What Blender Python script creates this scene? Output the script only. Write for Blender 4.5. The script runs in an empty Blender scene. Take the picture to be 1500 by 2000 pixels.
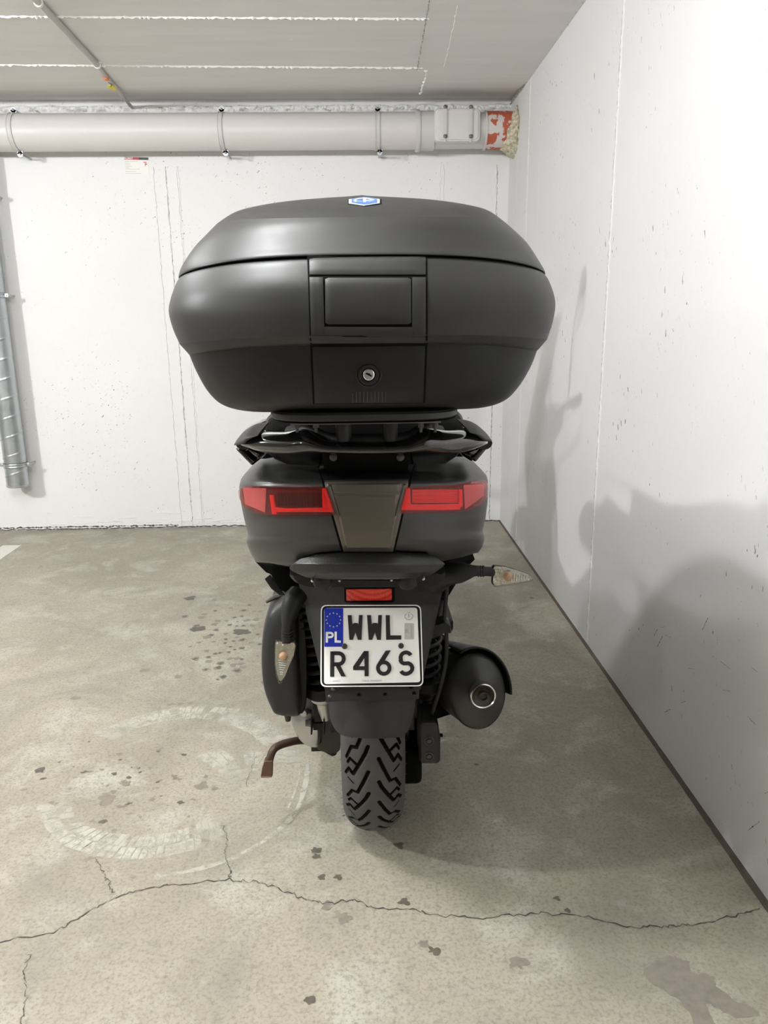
import bpy, bmesh, math, random
import numpy as np
from mathutils import Vector, Matrix, noise
from mathutils.bvhtree import BVHTree
random.seed(7)
sc = bpy.context.scene
col = sc.collection
# ------------------------------------------------------------------ camera
FPX = 1486.2; YAW = .0299131; PITCH = .2490764; ROLL = -.0119614; CAMZ = 1.2
D = 4.437; W = .835; H = 2.323; HN = 2.292     # back wall, right wall, ceiling heights
def _basis():
    f = Vector((math.sin(YAW)*math.cos(PITCH), math.cos(YAW)*math.cos(PITCH), -math.sin(PITCH)))
    r = Vector((math.cos(YAW), -math.sin(YAW), 0)); u = r.cross(f)
    return r*math.cos(ROLL)+u*math.sin(ROLL), -r*math.sin(ROLL)+u*math.cos(ROLL), f
CR, CU, CF = _basis(); C0 = Vector((0, 0, CAMZ))
cam = bpy.data.objects.new('camera', bpy.data.cameras.new('camera')); col.objects.link(cam)
cam.data.sensor_fit = 'VERTICAL'; cam.data.sensor_height = 36; cam.data.lens = FPX/2000*36
cam.data.clip_start = .02
m = Matrix((CR, CU, -CF)).transposed().to_4x4(); m.translation = C0; cam.matrix_world = m
sc.camera = cam
# ------------------------------------------------------------------ light
world = bpy.data.worlds.new('world'); sc.world = world; world.use_nodes = True
world.node_tree.nodes['Background'].inputs[0].default_value = (1, 1, 1, 1)
world.node_tree.nodes['Background'].inputs[1].default_value = 0
sc.view_settings.view_transform = 'Standard'; sc.view_settings.look = 'None'
sc.view_settings.gamma = 1; sc.view_settings.use_curve_mapping = False
sc.view_settings.exposure = 0.64
def lamp(x, y, z, power, radius, color=(.965, .985, 1)):      # bare ceiling lamps of the garage, plus one added fill light
    l = bpy.data.lights.new('ceiling_or_fill_lamp', 'POINT'); l.shadow_soft_size = radius; l.energy = power; l.color = color
    o = bpy.data.objects.new('ceiling_or_fill_light', l); o.location = (x, y, z); col.objects.link(o)
lamp(-.55, .74, 2.15, 55, .03)
lamp(-3.3, 1.2, 2.15, 140, .08)
lamp(-1.55, 1.95, 2.20, 26, .06)
lamp(-3.9, -2.3, 2.15, 45, .15)  # added fill light from behind left, not a known lamp
# ------------------------------------------------------------------ pixel rays to real points
def ray(px, py): return CF + CR*((px-750)/FPX) + CU*((1000-py)/FPX)
def at(px, py, Y): d = ray(px, py); return C0 + d*(Y/d.y)
def atz(px, py, Z): d = ray(px, py); return C0 + d*((Z-CAMZ)/d.z)
def atx(px, py, X): d = ray(px, py); return C0 + d*(X/d.x)
def lerp(a, b, t): return a+(b-a)*t
def itp(x, xs, ys): return float(np.interp(x, xs, ys))
def poly_at(pts, t):
    L = [math.dist(pts[i], pts[i+1]) for i in range(len(pts)-1)]; T = sum(L)*t
    for i, l in enumerate(L):
        if T <= l or i == len(L)-1:
            k = min(1, T/l) if l else 0
            return tuple(lerp(a, b, k) for a, b in zip(pts[i], pts[i+1]))
        T -= l
def catmull(pts, n=6, closed=False):
    P = [Vector(p) for p in pts]; N = len(P); out = []
    for i in range(N if closed else N-1):
        g = (lambda k: P[k % N]) if closed else (lambda k: P[max(0, min(N-1, k))])
        p0, p1, p2, p3 = g(i-1), g(i), g(i+1), g(i+2)
        for s in range(n):
            t = s/n
            out.append(.5*((2*p1)+(p2-p0)*t+(2*p0-5*p1+4*p2-p3)*t*t+(3*p1-p0-3*p2+p3)*t**3))
    if not closed: out.append(P[-1].copy())
    return out
# ------------------------------------------------------------------ materials
class NT:
    def __init__(s, name):
        s.m = bpy.data.materials.new(name); s.m.use_nodes = True; s.t = s.m.node_tree
        s.b = s.t.nodes['Principled BSDF']; s.o = s.t.nodes['Material Output']
    def n(s, typ, **kw):
        nd = s.t.nodes.new(typ)
        for k, v in kw.items():
            if hasattr(nd, k): setattr(nd, k, v)
        return nd
    def l(s, a, b): s.t.links.new(a, b)
    def coord(s, scale=(1, 1, 1)):
        c = s.n('ShaderNodeTexCoord'); mp = s.n('ShaderNodeMapping'); mp.inputs['Scale'].default_value = scale
        s.l(c.outputs['Object'], mp.inputs[0]); return mp.outputs[0]
    def noise(s, vec, scale, detail=6, rough=.55, dist=0):
        nd = s.n('ShaderNodeTexNoise'); s.l(vec, nd.inputs['Vector']); nd.inputs['Scale'].default_value = scale
        nd.inputs['Detail'].default_value = detail; nd.inputs['Roughness'].default_value = rough
        nd.inputs['Distortion'].default_value = dist; return nd.outputs[0]
    def ramp(s, fac, stops):
        r = s.n('ShaderNodeValToRGB'); s.l(fac, r.inputs[0]); e = r.color_ramp.elements
        while len(e) < len(stops): e.new(.5)
        for i, (p, c) in enumerate(stops):
            e[i].position = p; e[i].color = (c, c, c, 1) if isinstance(c, (int, float)) else (*c, 1)
        return r.outputs[0]
    def mix(s, fac, a, b, mode='MIX'):
        mx = s.n('ShaderNodeMix'); mx.data_type = 'RGBA'; mx.blend_type = mode
        for i, v in ((0, fac), (6, a), (7, b)):
            if isinstance(v, (int, float)) and i == 0: mx.inputs[i].default_value = v
            elif isinstance(v, tuple): mx.inputs[i].default_value = (*v, 1)
            else: s.l(v, mx.inputs[i])
        return mx.outputs[2]
    def math(s, op, a, b=None):
        nd = s.n('ShaderNodeMath'); nd.operation = op
        for i, v in ((0, a), (1, b)):
            if v is None: continue
            if isinstance(v, (int, float)): nd.inputs[i].default_value = v
            else: s.l(v, nd.inputs[i])
        return nd.outputs[0]
    def bump(s, h, strength=.3, dist=.002):
        nd = s.n('ShaderNodeBump'); nd.inputs['Strength'].default_value = strength; nd.inputs['Distance'].default_value = dist
        s.l(h, nd.inputs['Height']); s.l(nd.outputs[0], s.b.inputs['Normal'])
def mat(name, c, rough=.5, metal=0, bump=None, coat=0, spec=.5, vary=0, vscale=12):
    t = NT(name); b = t.b
    b.inputs['Base Color'].default_value = (*c, 1); b.inputs['Roughness'].default_value = rough
    b.inputs['Metallic'].default_value = metal; b.inputs['Coat Weight'].default_value = coat
    b.inputs['Specular IOR Level'].default_value = spec
    if vary:
        v = t.coord(); n = t.noise(v, vscale)
        t.l(t.mix(n, tuple(x*(1-vary) for x in c), tuple(min(1, x*(1+vary)) for x in c)), b.inputs['Base Color'])
        t.l(t.ramp(n, [(.3, max(0, rough-.06)), (.7, min(1, rough+.08))]), b.inputs['Roughness'])
    if bump:
        v = t.coord(); t.bump(t.noise(v, bump[0], 3), bump[1], bump[2] if len(bump) > 2 else .0004)
    return t.m
def wall_mat(name, base, stretch, dens=.5, axis=0):
    t = NT(name)
    v = t.coord(); big = t.noise(v, 1.3, 5); fine = t.noise(v, 35, 8, .6)
    c = t.mix(t.ramp(big, [(.35, 0), (.7, 1)]), tuple(x*.955 for x in base), base)
    c = t.mix(t.ramp(fine, [(.25, .35), (.45, 0)]), c, tuple(x*.9 for x in base))
    h = fine
    for sc_, thr, pick, dark in ((26, .045, .66, .30), (62, .055, .66, .36), (13, .022, .60, .22)):
        vv = t.coord(stretch); ds = t.noise(vv, sc_*1.7, 2)
        off = t.n('ShaderNodeVectorMath'); off.operation = 'ADD'; t.l(vv, off.inputs[0])
        sv = t.n('ShaderNodeVectorMath'); sv.operation = 'SCALE'; cb = t.n('ShaderNodeCombineXYZ')
        for i in range(3): t.l(ds, cb.inputs[i])
        t.l(cb.outputs[0], sv.inputs[0]); sv.inputs['Scale'].default_value = .035; t.l(sv.outputs[0], off.inputs[1])
        vo = t.n('ShaderNodeTexVoronoi'); vo.voronoi_dimensions = '2D'; vo.inputs['Scale'].default_value = sc_
        sx = t.n('ShaderNodeSeparateXYZ'); t.l(off.outputs[0], sx.inputs[0]); cm = t.n('ShaderNodeCombineXYZ')
        t.l(sx.outputs[axis], cm.inputs[0]); t.l(sx.outputs[2], cm.inputs[1]); t.l(cm.outputs[0], vo.inputs['Vector'])
        sep = t.n('ShaderNodeSeparateColor'); t.l(vo.outputs['Color'], sep.inputs[0])
        patch = t.ramp(t.noise(t.coord(), 2.2, 3), [(.42, 0), (.62, 1)])
        lim = t.math('MULTIPLY', t.math('MAXIMUM', t.math('SUBTRACT', sep.outputs[0], pick), 0), thr/(1-pick)*1.9)
        lim = t.math('MULTIPLY', lim, t.math('ADD', patch, dens))
        pit = t.math('LESS_THAN', vo.outputs['Distance'], lim)
        c = t.mix(pit, c, (dark, dark*.97, dark*.9))
        h = t.math('SUBTRACT', h, t.math('MULTIPLY', pit, 2.0))
    t.l(c, t.b.inputs['Base Color']); t.b.inputs['Roughness'].default_value = .62
    t.b.inputs['Specular IOR Level'].default_value = .25
    t.bump(h, .35, .002)
    return t.m
def floor_mat():
    t = NT('concrete_floor'); v = t.coord()
    big = t.noise(v, 1.1, 6, .6, .6); mid = t.noise(v, 5, 8, .65, .4); fine = t.noise(v, 60, 8, .7)
    c = t.mix(t.ramp(big, [(.3, 0), (.7, 1)]), (.285, .258, .203), (.43, .395, .315))
    c = t.mix(t.ramp(mid, [(.32, .9), (.48, 0), (.58, 0), (.75, .7)]), c, (.48, .455, .385))
    c = t.mix(t.ramp(t.noise(v, 2.6, 7, .7, .8), [(.48, 0), (.68, .6)]), c, (.24, .22, .185))
    c = t.mix(t.ramp(fine, [(.30, .75), (.47, 0)]), c, (.20, .18, .15))
    c = t.mix(t.ramp(t.noise(v, 140, 4, .6), [(.32, .55), (.52, 0)]), c, (.16, .145, .12))
    st = t.ramp(t.noise(t.coord((14, 4, 1)), 2.3, 8, .7), [(.58, 0), (.7, .55)])
    st = t.math('MULTIPLY', st, t.ramp(t.noise(v, 1.7, 2), [(.5, 0), (.6, 1)]))
    c = t.mix(st, c, (.19, .165, .14))
    t.l(c, t.b.inputs['Base Color'])
    t.l(t.ramp(mid, [(.3, .42), (.7, .62)]), t.b.inputs['Roughness']); t.b.inputs['Specular IOR Level'].default_value = .3
    t.bump(t.math('ADD', fine, t.math('MULTIPLY', mid, .6)), .25, .0015)
    return t.m
def ceiling_mat():
    t = NT('painted_concrete_ceiling'); v = t.coord((1, 7, 1))
    n = t.noise(v, 2, 7, .6); c = t.mix(t.ramp(n, [(.3, 0), (.7, 1)]), (.72, .70, .67), (.78, .76, .735))
    t.l(c, t.b.inputs['Base Color']); t.b.inputs['Roughness'].default_value = .6
    vo = t.noise(t.coord((1, 12, 1)), 9, 3)
    c2 = t.mix(t.ramp(vo, [(.71, 0), (.735, .8)]), c, (.9, .9, .88)); t.l(c2, t.b.inputs['Base Color'])
    t.bump(t.noise(v, 30, 6), .2, .002); return t.m
M = {}
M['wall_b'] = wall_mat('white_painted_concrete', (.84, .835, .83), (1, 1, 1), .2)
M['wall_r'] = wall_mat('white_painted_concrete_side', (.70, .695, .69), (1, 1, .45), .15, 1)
M['floor'] = floor_mat(); M['ceil'] = ceiling_mat()
M['crack'] = mat('crack_dark', (.07, .06, .05), .9)
M['stain'] = mat('oil_stain', (.11, .095, .075), .5, vary=.35, vscale=70)
M['stain_rim'] = mat('damp_stain', (.225, .20, .165), .5, vary=.4, vscale=50)
M['ridge'] = mat('paint_ridge', (.84, .83, .81), .5)
M['grey_wall'] = mat('grey_concrete', (.30, .29, .27), .8)
M['seam'] = mat('seam_grey', (.30, .285, .26), .8)
M['joint'] = mat('joint_dirt', (.10, .08, .065), .9, bump=(90, .6, .002), vary=.4, vscale=40)
M['pvc'] = mat('grey_plastic_pipe', (.66, .63, .61), .38, vary=.05, vscale=5)
M['pvc2'] = mat('grey_plastic_fitting', (.60, .58, .56), .4)
M['zinc'] = mat('galvanised_steel', (.50, .53, .55), .34, .85, vary=.12, vscale=25)
M['steel'] = mat('bright_steel', (.75, .74, .72), .25, 1)
M['steel_d'] = mat('dull_steel', (.2, .19, .175), .42, .9, vary=.2, vscale=60)
def sleeve_mat():
    t = NT('part_painted_sleeve'); v = t.coord(); n = t.noise(v, 17, 4, .55)
    t.l(t.mix(t.ramp(n, [(.50, 0), (.53, 1)]), (.46, .10, .055), (.62, .57, .54)), t.b.inputs['Base Color']); t.b.inputs['Roughness'].default_value = .6; return t.m
M['redpaint'] = sleeve_mat()
M['conduit'] = mat('grey_conduit', (.50, .475, .44), .5)
M['orange'] = mat('orange_tape', (.75, .2, .06), .5)
M['yellow'] = mat('yellow_tag', (.72, .60, .05), .5)
def foam_mat():
    t = NT('cream_foam'); v = t.coord(); n = t.noise(v, 60, 6, .7)
    t.l(t.mix(t.ramp(n, [(.4, 0), (.6, 1)]), (.45, .38, .24), (.82, .78, .62)), t.b.inputs['Base Color'])
    t.b.inputs['Roughness'].default_value = .85; t.bump(n, 1, .01); return t.m
M['foam'] = foam_mat()
M['case'] = mat('matte_charcoal_plastic', (.019, .019, .0187), .46, 0, bump=(900, .12, .0003), vary=.08, vscale=9, spec=.4)
M['case_d'] = mat('matte_black_plastic', (.008, .0083, .009), .48, 0, bump=(900, .15, .0003), vary=.15, vscale=9, spec=.28)
M['case_m'] = mat('dark_grey_plastic', (.018, .018, .018), .48, 0, bump=(900, .15, .0003), vary=.12, vscale=9, spec=.4)
M['cap'] = mat('matte_grey_rubber_cap', (.05, .05, .048), .6)
M['gap'] = mat('black_gap', (.003, .003, .003), .8, spec=.1)
M['black'] = mat('rough_black_plastic', (.009, .009, .0095), .5, spec=.35, bump=(700, .4, .0004), vary=.15, vscale=15)
M['grain'] = mat('grained_black_plastic', (.009, .009, .0095), .34, bump=(420, .8, .0006))
M['gloss'] = mat('gloss_black_paint', (.006, .006, .007), .06, 0, coat=1)
M['satin'] = mat('satin_graphite_paint', (.055, .055, .0535), .34, .4, vary=.06, vscale=6)
M['brown'] = mat('bronze_paint', (.12, .102, .085), .36, .55)
M['brown_l'] = mat('bronze_edge', (.16, .14, .12), .28, .6)
M['rubber'] = mat('tyre_rubber', (.060, .060, .057), .66, vary=.15, vscale=30)
M['groove'] = mat('clean_groove_rubber', (.004, .004, .004), .8, spec=.1)
M['rubber_s'] = mat('soft_black_rubber', (.007, .007, .007), .6)
M['seat'] = mat('black_vinyl', (.009, .009, .0095), .55, bump=(500, .4, .0004))
M['plate'] = mat('reflective_white_sheet', (.95, .945, .90), .35, vary=.02, vscale=30)
M['blue'] = mat('plate_blue', (.004, .025, .42), .4)
M['star'] = mat('plate_star', (.75, .72, .5), .4)
M['letter'] = mat('plate_black', (.012, .012, .012), .4)
M['sticker'] = mat('silver_hologram', (.60, .61, .56), .3, .3)
M['greyprint'] = mat('grey_print', (.42, .42, .40), .5)
M['alu'] = mat('cast_aluminium', (.58, .565, .54), .36, .8, bump=(300, .3), vary=.12, vscale=20)
M['gunmetal'] = mat('dark_cast_metal', (.07, .067, .06), .5, .6, vary=.2, vscale=30)
M['muff'] = mat('black_heat_paint', (.042, .042, .038), .42, .3, vary=.35, vscale=14)
M['rust'] = mat('rusty_pipe', (.07, .045, .032), .5, .5, vary=.5, vscale=60)
M['rusttip'] = mat('rusty_steel', (.11, .062, .04), .55, .4, vary=.5, vscale=60)
M['white'] = mat('white_label', (.82, .81, .77), .5)
M['red'] = mat('red_label', (.45, .03, .05), .5)
M['paint'] = None
def worn_paint(name, c, lo, hi, amt):
    t = NT(name); v = t.coord(); n = t.noise(v, 26, 9, .72); n2 = t.noise(v, 4, 3)
    f = t.math('MULTIPLY', t.ramp(n, [(lo, 0), (hi, 1)]), t.ramp(n2, [(.3, amt*.45), (.65, amt)]))
    t.b.inputs['Base Color'].default_value = (*c, 1); t.b.inputs['Roughness'].default_value = .6
    tr = t.n('ShaderNodeBsdfTransparent'); mx = t.n('ShaderNodeMixShader')
    t.l(f, mx.inputs[0]); t.l(tr.outputs[0], mx.inputs[1]); t.l(t.b.outputs[0], mx.inputs[2]); t.l(mx.outputs[0], t.o.inputs[0])
    return t.m
M['paint'] = mat('white_road_paint', (.66, .64, .58), .5, vary=.1, vscale=20)
M['ghost'] = worn_paint('ghost_of_removed_paint', (.66, .63, .55), .26, .54, .76)
def lens(name, tint, rough=.05, fac=.12):
    t = NT(name); tr = t.n('ShaderNodeBsdfTransparent'); tr.inputs[0].default_value = (*tint, 1)
    gl = t.n('ShaderNodeBsdfGlossy'); gl.inputs['Roughness'].default_value = rough; gl.inputs[0].default_value = (1, 1, 1, 1)
    fr = t.n('ShaderNodeLayerWeight'); fr.inputs[0].default_value = .5
    mx = t.n('ShaderNodeMixShader'); f = t.math('ADD', t.math('MULTIPLY', t.math('POWER', fr.outputs[1], 4), .6), .03)
    t.l(f, mx.inputs[0]); t.l(tr.outputs[0], mx.inputs[1]); t.l(gl.outputs[0], mx.inputs[2]); t.l(mx.outputs[0], t.o.inputs[0])
    return t.m
M['lens_red'] = lens('red_lamp_lens', (.97, .66, .66))
M['lens_clear'] = lens('clear_lamp_lens', (.93, .92, .88))
M['glass'] = lens('tinted_screen', (.25, .25, .26), .02)
M['guide'] = mat('bright_red_light_guide', (.85, .035, .03), .25, coat=.5)
M['redin'] = mat('dark_red_lamp_interior', (.10, .005, .006), .25, .2)
M['pinkin'] = mat('chromed_lamp_end', (.55, .40, .42), .25, .3)
def reflector_mat():
    t = NT('red_prismatic_reflector'); v = t.coord((1, .3, 1))
    vo = t.n('ShaderNodeTexVoronoi'); vo.inputs['Scale'].default_value = 420; vo.inputs['Randomness'].default_value = .15; t.l(v, vo.inputs['Vector'])
    t.l(t.mix(t.ramp(vo.outputs['Distance'], [(.2, 0), (.55, 1)]), (.98, .10, .05), (.55, .02, .012)), t.b.inputs['Base Color'])
    t.b.inputs['Roughness'].default_value = .25; t.bump(vo.outputs['Distance'], .4, .0006); return t.m
M['refl'] = reflector_mat()
M['chromein'] = mat('silvered_reflector', (.50, .48, .43), .20, .9, bump=(160, 1, .004), vary=.4, vscale=90)
M['amber'] = mat('amber_bulb', (.42, .26, .16), .15, coat=.6)
M['emb_b'] = mat('emblem_blue', (.06, .16, .42), .3, .2)
M['emb_w'] = mat('emblem_silver', (.72, .74, .76), .3, .4)
# ------------------------------------------------------------------ mesh builder
class MB:
    def __init__(s): s.v = []; s.f = []; s.mi = []
    def add(s, vs, fs, mi=0):
        o = len(s.v); s.v += [tuple(p) for p in vs]; s.f += [tuple(i+o for i in f) for f in fs]; s.mi += [mi]*len(fs); return s
    def grid(s, rows, mi=0, closed=False):
        n = len(rows[0]); vs = [p for r in rows for p in r]; fs = []
        for i in range(len(rows)-1):
            for j in range(n if closed else n-1):
                k = (j+1) % n; fs.append((i*n+j, i*n+k, (i+1)*n+k, (i+1)*n+j))
        return s.add(vs, fs, mi)
    def loft(s, rings, mi=0, cap0=True, cap1=True):
        n = len(rings[0]); s.grid(rings, mi, True); o = len(s.v)-n*len(rings)
        if cap0: s.f.append(tuple(range(o, o+n))[::-1]); s.mi.append(mi)
        if cap1: s.f.append(tuple(range(o+n*(len(rings)-1), o+n*len(rings)))); s.mi.append(mi)
        return s
    def box(s, a, b, mi=0):
        x0, y0, z0 = a; x1, y1, z1 = b
        vs = [(x, y, z) for z in (z0, z1) for y in (y0, y1) for x in (x0, x1)]
        return s.add(vs, [(0, 2, 3, 1), (4, 5, 7, 6), (0, 1, 5, 4), (2, 6, 7, 3), (0, 4, 6, 2), (1, 3, 7, 5)], mi)
    def tube(s, path, r, seg=16, mi=0, caps=True, flat=None):
        P = [Vector(p) for p in path]; rr = r if isinstance(r, (list, tuple)) else [r]*len(P); rings = []
        up = None
        for i, p in enumerate(P):
            t = (P[min(i+1, len(P)-1)]-P[max(i-1, 0)]).normalized()
            if up is None:
                up = Vector((0, 0, 1)) if abs(t.z) < .9 else Vector((1, 0, 0))
            a = (up-t*up.dot(t)).normalized(); b = t.cross(a); up = a
            ra = rr[i]; rb = ra*(flat if flat else 1)
            rings.append([p+a*(rb*math.cos(k*2*math.pi/seg))+b*(ra*math.sin(k*2*math.pi/seg)) for k in range(seg)])
        return s.loft(rings, mi, caps, caps)
    def lathe(s, c, axis, prof, seg=32, mi=0, caps=(True, True)):
        ax = Vector(axis).normalized(); c = Vector(c)
        a = ax.orthogonal().normalized(); b = ax.cross(a)
        rings = [[c+ax*h+(a*math.cos(k*2*math.pi/seg)+b*math.sin(k*2*math.pi/seg))*max(r, 1e-5) for k in range(seg)] for h, r in prof]
        return s.loft(rings, mi, *caps)
    def build(s, name, mats, parent=None, smooth=35, bevel=0, recalc=True, sub=0):
        me = bpy.data.meshes.new(name); me.from_pydata(s.v, [], s.f)
        for mt in (mats if isinstance(mats, (list, tuple)) else [mats]): me.materials.append(mt)
        me.polygons.foreach_set('material_index', s.mi)
        if recalc:
            bm = bmesh.new(); bm.from_mesh(me)
            bmesh.ops.recalc_face_normals(bm, faces=bm.faces); bm.to_mesh(me); bm.free()
        o = bpy.data.objects.new(name, me); col.objects.link(o)
        if smooth:
            me.polygons.foreach_set('use_smooth', [True]*len(me.polygons))
            me.set_sharp_from_angle(angle=math.radians(smooth))
        if parent is not None:
            o.parent = parent
            if parent.type == 'EMPTY': o.matrix_parent_inverse = Matrix.Translation(-parent.location)
        if bevel:
            md = o.modifiers.new('bevel', 'BEVEL'); md.width = bevel; md.segments = 3; md.limit_method = 'ANGLE'; md.angle_limit = math.radians(30)
            md.harden_normals = False
        if sub:
            md = o.modifiers.new('sub', 'SUBSURF'); md.levels = sub; md.render_levels = sub
        return o
def empty(name, loc, label, cat, group=None):
    o = bpy.data.objects.new(name, None); o.location = loc; o.empty_display_size = .1; col.objects.link(o)
    return tag(o, label, cat, group)
def tag(o, label, cat, group=None):
    o['label'] = label; o['category'] = cat
    if group: o['group'] = group
    return o
def struct(o): o['kind'] = 'structure'; return o
def ident(c, ax, up, pts):      # 2-D points -> plane
    return [c+ax*x+up*y for x, y in pts]
def prism(mb, loop, off0, off1, mi=0):   # loop of Vectors, two offset vectors
    return mb.loft([[p+off0 for p in loop], [p+off1 for p in loop]], mi)
def pillow(outline, Y0, rings, mb=None, smooth=True, mi=0, cpx=None):
    pts = catmull([(x, y, 0) for x, y in outline], 4, True) if smooth else [Vector((x, y, 0)) for x, y in outline]
    W3 = [at(p.x, p.y, Y0) for p in pts]; c = sum(W3, Vector())/len(W3)
    if cpx: c = at(cpx[0], cpx[1], Y0)
    R = []
    for r in rings:
        sx, Y = r[0], r[1]; dx = r[2] if len(r) > 2 else 0; dz = r[3] if len(r) > 3 else 0
        R.append([Vector((c.x+(p.x-c.x)*sx+dx, Y, c.z+(p.z-c.z)*sx+dz)) for p in W3])
    mb = mb or MB(); mb.loft(R, mi); return mb
# ================================================================== THE ROOM
# floor (with crack and stains in the same mesh)
def flat_strip(mb, pts, w, z, mi, jit=0):
    L = []; R_ = []
    for i, p in enumerate(pts):
        a = Vector(pts[max(0, i-1)]); b = Vector(pts[min(len(pts)-1, i+1)]); t = (b-a); t.z = 0; t.normalize()
        n = Vector((-t.y, t.x, 0)); ww = w*(1+random.uniform(-jit, jit)); p = Vector((p[0], p[1], z))
        L.append(p+n*ww); R_.append(p-n*ww)
    mb.grid([L, R_], mi)
fl = MB(); XL, YF = -6.5, -5.0
fl.add([(XL, YF, 0), (W+.02, YF, 0), (W+.02, D+.02, 0), (XL, D+.02, 0)], [(0, 1, 2, 3)])
fl.add([(XL, YF, -.1), (W+.02, YF, -.1), (W+.02, D+.02, -.1), (XL, D+.02, -.1)], [(0, 3, 2, 1)])
def crack(pix, w, jit=.010, n=10):
    P = []
    for i in range(len(pix)-1):
        for k in range(n):
            t = k/n; P.append(atz(lerp(pix[i][0], pix[i+1][0], t), lerp(pix[i][1], pix[i+1][1], t), 0))
    P.append(atz(*pix[-1], 0))
    P = [Vector((p.x+random.uniform(-.3, .3)*jit, p.y+random.uniform(-.5, .5)*jit, 0)) for p in P]
    flat_strip(fl, P, w, .0011, 1, .7)
crack([(-60, 1850), (0, 1838), (105, 1822), (150, 1795), (205, 1764), (265, 1740), (330, 1729), (440, 1718), (500, 1723), (560, 1742), (600, 1760), (640, 1765), (690, 1758), (735, 1775), (800, 1777), (860, 1790), (950, 1793), (1060, 1784), (1160, 1793), (1240, 1812), (1300, 1810), (1350, 1808), (1420, 1792), (1485, 1778)], .0011)
crack([(185, 1675), (200, 1700), (212, 1725), (222, 1745)], .0008, .012)
crack([(432, 1610), (445, 1640), (438, 1670), (450, 1700), (448, 1718)], .0007, .012)
crack([(60, 1860), (45, 1900), (52, 1950), (40, 2010)], .0006, .014)
crack([(500, 1478), (488, 1510), (480, 1540)], .0005, .01)
def blob(px, py, r, mi, asp=.6, z=.0005, irr=.35, seg=14):
    c = atz(px, py, 0); ph = random.random()*9; z += random.uniform(-.00015, .00025); ang = random.uniform(-.4, .4)
    vs = []
    for k in range(seg):
        a = k*2*math.pi/seg; rr = r*(1+irr*noise.noise(Vector((math.cos(a)*1.4+ph, math.sin(a)*1.4, ph))))
        x, y = rr*math.cos(a), rr*math.sin(a)*asp
        vs.append((c.x+x*math.cos(ang)-y*math.sin(ang), c.y+x*math.sin(ang)+y*math.cos(ang), z))
    fl.add(vs, [tuple(range(seg))], mi)
spots = []
for i in range(150):
    x = random.gauss(450, 48); y = random.gauss(1245, 40)
    if not (335 < x < 540 and 1165 < y < 1335): continue
    if any(abs(x-a) < 9 and abs(y-b) < 6 for a, b in spots): continue
    spots.append((x, y)); r = random.uniform(.007, .017)
    blob(x, y, r*1.0, 3, .95, .0004, .7); 
    if random.random() < .5: blob(x, y, r*.62, 2, .9, .0007, .8)
for x, y, r, mi in [(373, 1169, .026, 2), (385, 1228, .03, 2), (470, 1234, .034, 2), (282, 1309, .018, 3), (147, 1363, .016, 3), (335, 1376, .010, 3), (352, 1375, .010, 3), (373, 1374, .010, 3),
                (1013, 1883, .016, 3), (848, 1857, .013, 2), (828, 1843, .011, 3), (790, 1762, .010, 2), (780, 1652, .011, 2), (617, 1660, .012, 2), (618, 1672, .010, 2), (630, 1714, .009, 2), (660, 1714, .008, 2),
                (640, 1770, .014, 3), (665, 1790, .018, 3), (675, 1798, .012, 3), (1088, 1755, .006, 2), (1108, 1779, .006, 2), (930, 1493, .006, 2), (1038, 1168, .010, 2), (605, 1955, .01, 2), (80, 1505, .014, 2), (206, 1562, .02, 3), (244, 1530, .016, 3), (395, 1535, .018, 3)]:
    blob(x, y, r, mi, .8, .0006, .9, 22)
for i in range(70):    # scuffed specks inside and around the faded ring
    x = random.gauss(250, 90); y = random.gauss(1540, 70)
    blob(x, y, random.uniform(.003, .010), 3 if random.random() < .75 else 2, .7, .0006, 1.0, 12)
big_st = [(1262, 1892), (1300, 1870), (1345, 1878), (1350, 1900), (1390, 1905), (1400, 1925), (1430, 1950), (1480, 1975), (1460, 1990), (1415, 1980), (1380, 1960), (1395, 2005), (1360, 2010), (1345, 1980), (1320, 1950), (1280, 1925), (1262, 1910)]
fl.add([tuple(p.xy)+(.0005,) for p in [atz(v.x+random.uniform(-3, 3), v.y+random.uniform(-3, 3), 0) for v in catmull([(a, b, 0) for a, b in big_st], 4, True)]], [tuple(range(len(big_st)*4))], 3)
struct(fl.build('floor', [M['floor'], M['crack'], M['stain'], M['stain_rim']], smooth=0, recalc=False))
# walls
def wob_strip(mb, a, b, nrm, side, w, h, mi, n=80, jit=.5, gap=0):
    """small irregular ridge from a to b standing h out of a surface with normal nrm"""
    a, b, nrm, side = Vector(a), Vector(b), Vector(nrm), Vector(side); rows = [[], [], []]
    ph = random.random()*50
    for i in range(n+1):
        p = a.lerp(b, i/n); q = noise.noise(Vector((ph, i*.35, 0))); q2 = noise.noise(Vector((ph+7, i*.9, 0)))
        hh = h*max(0.15, 1+jit*q2*2); ww = w*max(.25, 1+jit*q2*1.5); p = p+side*(q*w*1.6)
        rows[0].append(p-side*ww-nrm*.001); rows[1].append(p+nrm*hh); rows[2].append(p+side*ww-nrm*.001)
    mb.grid(rows, mi)
wb = MB(); wb.box((XL, D, -.1), (W+.2, D+.2, H+.3))
Nb = (0, -1, 0); X = (1, 0, 0)
for xs, h in ((-1.081, .005), (-1.076, -.0), (-1.017, .006), (-.956, .005), (-.948, .003), (.765, .006), (.46, .004), (.478, .004)):
    if h > 0: wob_strip(wb, (xs, D, .01), (xs, D, 2.0), Nb, X, .0035, h*.7, 0, 200, .45)
for xs in (-1.014,): wob_strip(wb, (xs, D, .01), (xs, D, 2.0), Nb, X, .0022, .0008, 2, 200, .9)
wob_strip(wb, (.772, D, .01), (.772, D, 1.99), Nb, X, .002, .0008, 2, 200, 1)
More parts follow.
